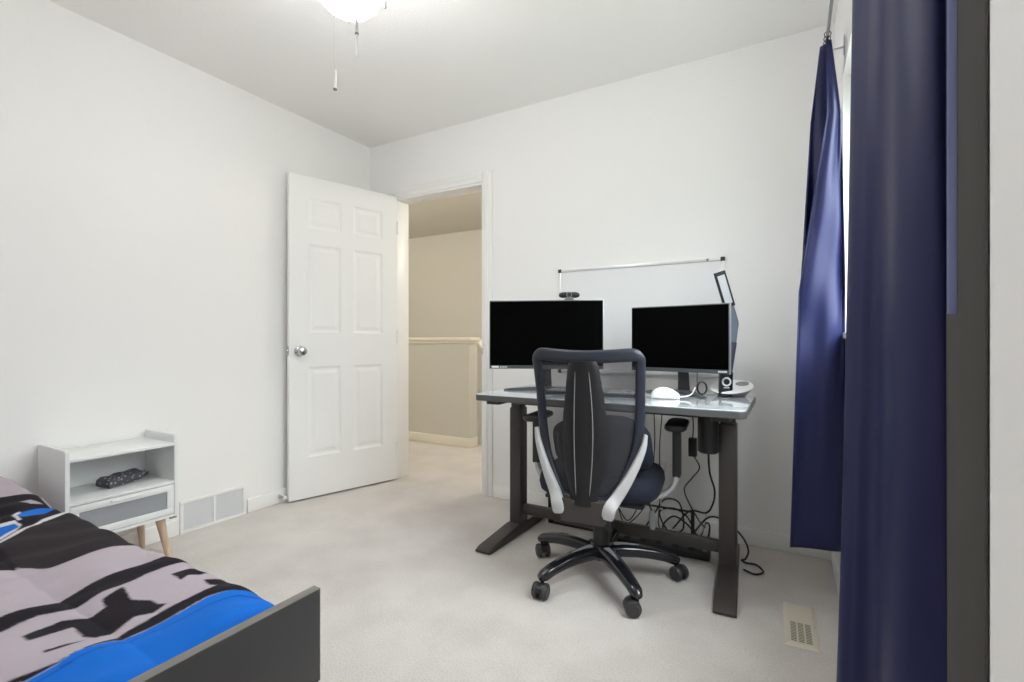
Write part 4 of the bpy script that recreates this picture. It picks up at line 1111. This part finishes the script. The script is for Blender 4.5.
# ------------------------------------------------------------------ curtains and rod
ROD_X, ROD_Z = 0.120, 2.125
rod = thing('curtain_rod', 'thin dark metal curtain rod above the window', 'curtain rod', (ROD_X, 1.45, ROD_Z))
b = BM(); tube(b, [(0, -0.80, 0), (0, 0.755, 0)], 0.0055, 12); obj('pole', b, M['mid_grey'], rod)
for y in (-0.70, 0.80 - 0.06):
    b = BM(); tube(b, spline([(XR - ROD_X, y, -0.03), (0.02, y, -0.03), (0.004, y, -0.022), (0, y, -0.004)], 5), 0.004, 8)
    box(b, (XR - ROD_X - 0.004, y - 0.010, -0.06), (XR - ROD_X, y + 0.010, 0.01), 0.002); obj('bracket', b, M['alu'], rod)
b = BM(); lathe(b, [(0, 0), (0.008, 0), (0.009, 0.012), (0.006, 0.02), (0, 0.022)], (0, 0.752, 0), 14, 'Y'); obj('finial', b, M['black_plastic'], rod)

def curtain(name, label, plan, z0, z1, nz, n, ripple, clips, thick=0.0022, hem=None):
    """plan(t) -> control points (x, y) at height fraction t (0 bottom, 1 top)"""
    th = thing(name, label, 'curtain', (0, 0, 0), 0, 'navy curtains at the window')
    bm = BM(); rows = []
    for j in range(nz + 1):
        t = j / nz; z = z0 + (z1 - z0) * t
        c = spline([Vector((x, y, 0)) for x, y in plan(t)], n)
        row = []
        for i, p in enumerate(c):
            dx, dy, dzz = ripple(i / (len(c) - 1), t)
            row.append(bm.verts.new((p.x + dx, p.y + dy, z + dzz)))
        rows.append(row)
    for A, B in zip(rows, rows[1:]):
        for i in range(len(A) - 1): bm.faces.new((A[i], A[i + 1], B[i + 1], B[i]))
    cl_pts = [(rows[-1][int(k * (len(rows[-1]) - 1))].co.copy()) for k in clips]
    hem_pts = [r[0].co.copy() for r in rows]
    o = obj('cloth', bm, M['curtain'], th, angle=180)
    sm = o.modifiers.new('thickness', 'SOLIDIFY'); sm.thickness = thick; sm.offset = 0
    if hem:
        bm = BM(); tube(bm, hem_pts, 0.0028, 6); obj('hem', bm, M['curtain'], th)
    for p in cl_pts:
        bm = BM()
        rp_ = [Vector((ROD_X + 0.0105 * math.cos(a), p.y, ROD_Z + 0.0105 * math.sin(a))) for a in [2 * PI * k / 18 for k in range(18)]]
        tube(bm, rp_, 0.0016, 6, closed=True)
        box(bm, (ROD_X - 0.003, p.y - 0.003, p.z - 0.012), (ROD_X + 0.003, p.y + 0.003, ROD_Z - 0.008), 0.001)
        obj('clip', bm, M['black_plastic'], th)
    return th
def mixp(A, B, t): return [(a[0] + (c[0] - a[0]) * t, a[1] + (c[1] - a[1]) * t) for a, c in zip(A, B)]
# far curtain: hem edge first
F_TOP = [(0.116, 2.125), (0.131, 2.135), (0.124, 2.155), (0.099, 2.165), (0.110, 2.185), (0.130, 2.195)]
F_U = [(0.118, 2.10), (0.158, 2.12), (0.150, 2.16), (0.072, 2.165), (0.090, 2.20), (0.158, 2.215)]
F_M = [(0.030, 2.06), (0.162, 2.11), (0.150, 2.17), (0.040, 2.17), (0.060, 2.21), (0.160, 2.235)]
F_B = [(0.002, 2.03), (0.160, 2.085), (0.145, 2.16), (0.018, 2.17), (0.040, 2.22), (0.160, 2.25)]
def far_plan(t):
    if t > 0.85: return mixp(F_U, F_TOP, (t - 0.85) / 0.15)
    if t > 0.5: return mixp(F_M, F_U, (t - 0.5) / 0.35)
    return mixp(F_B, F_M, t / 0.5)
def far_ripple(u, t):
    a = 0.004 * (1 - t) + 0.002
    f = math.sin(PI * min(1, max(0, (0.92 - t) / 0.9))) ** 0.5
    w = 0.010 * math.sin(u * 34 + 2.5 * t) + 0.007 * math.sin(u * 58 - 9 * t + 1) + 0.004 * math.sin(u * 23 + 31 * t)
    return (0.0, a * math.sin(u * 26 + t * 5) + w * f, 0.0)
curtain('curtain', 'narrow gathered navy curtain at the far end of the window, near the desk', far_plan, 0.255, 2.105, 60, 14, far_ripple, (0.06, 0.5, 0.95), hem=True)
# near curtain
N_T = [(0.162, 0.768), (0.148, 0.780), (0.128, 0.835), (0.132, 0.92), (0.116, 0.965), (0.104, 1.02), (0.122, 1.07), (0.110, 1.11), (0.150, 1.13)]
N_B = [(0.170, 0.735), (0.156, 0.738), (0.106, 0.80), (0.112, 0.93), (0.086, 0.965), (0.062, 1.00), (0.100, 1.07), (0.085, 1.11), (0.150, 1.14)]
def near_plan(t): return mixp(N_B, N_T, t ** 0.8)
def near_ripple(u, t):
    return (0.0025 * math.sin(u * 21 + t * 4) * (0.5 + 0.5 * (1 - t)), 0.006 * math.sin(u * 17 + 2 * t), 0.0)
curtain('curtain', 'tall wide navy curtain hanging in deep folds at the near end of the window', near_plan, 0.255, 2.105, 50, 12, near_ripple, (0.3, 0.6, 0.95))

# added dark sheet as shade beside the near curtain, pale strip as its highlight
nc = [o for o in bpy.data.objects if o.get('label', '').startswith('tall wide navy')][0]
M['shade_band'] = mat('taupe_shade_band', (0.07, 0.067, 0.062), 0.9, bump=(500, 0.2, 0.0005))
M['highlight_strip'] = mat('pale_blue_highlight', (0.20, 0.22, 0.42), 0.6)
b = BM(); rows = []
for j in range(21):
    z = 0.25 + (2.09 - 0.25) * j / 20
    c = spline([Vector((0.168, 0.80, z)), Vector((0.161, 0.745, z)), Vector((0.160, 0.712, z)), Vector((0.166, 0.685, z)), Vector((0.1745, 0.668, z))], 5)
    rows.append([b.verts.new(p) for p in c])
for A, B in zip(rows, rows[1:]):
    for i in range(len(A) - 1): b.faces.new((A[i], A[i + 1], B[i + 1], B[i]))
o = obj('shade_band', b, M['shade_band'], nc, angle=180); sm = o.modifiers.new('thickness', 'SOLIDIFY'); sm.thickness = 0.0015
b = BM(); sweep(b, [(0.1555, 0.708, 1.03 + 1.06 * k / 8) for k in range(9)], 0.0085, 0.002, (-0.2, -1, 0)); obj('highlight_strip', b, M['highlight_strip'], nc)
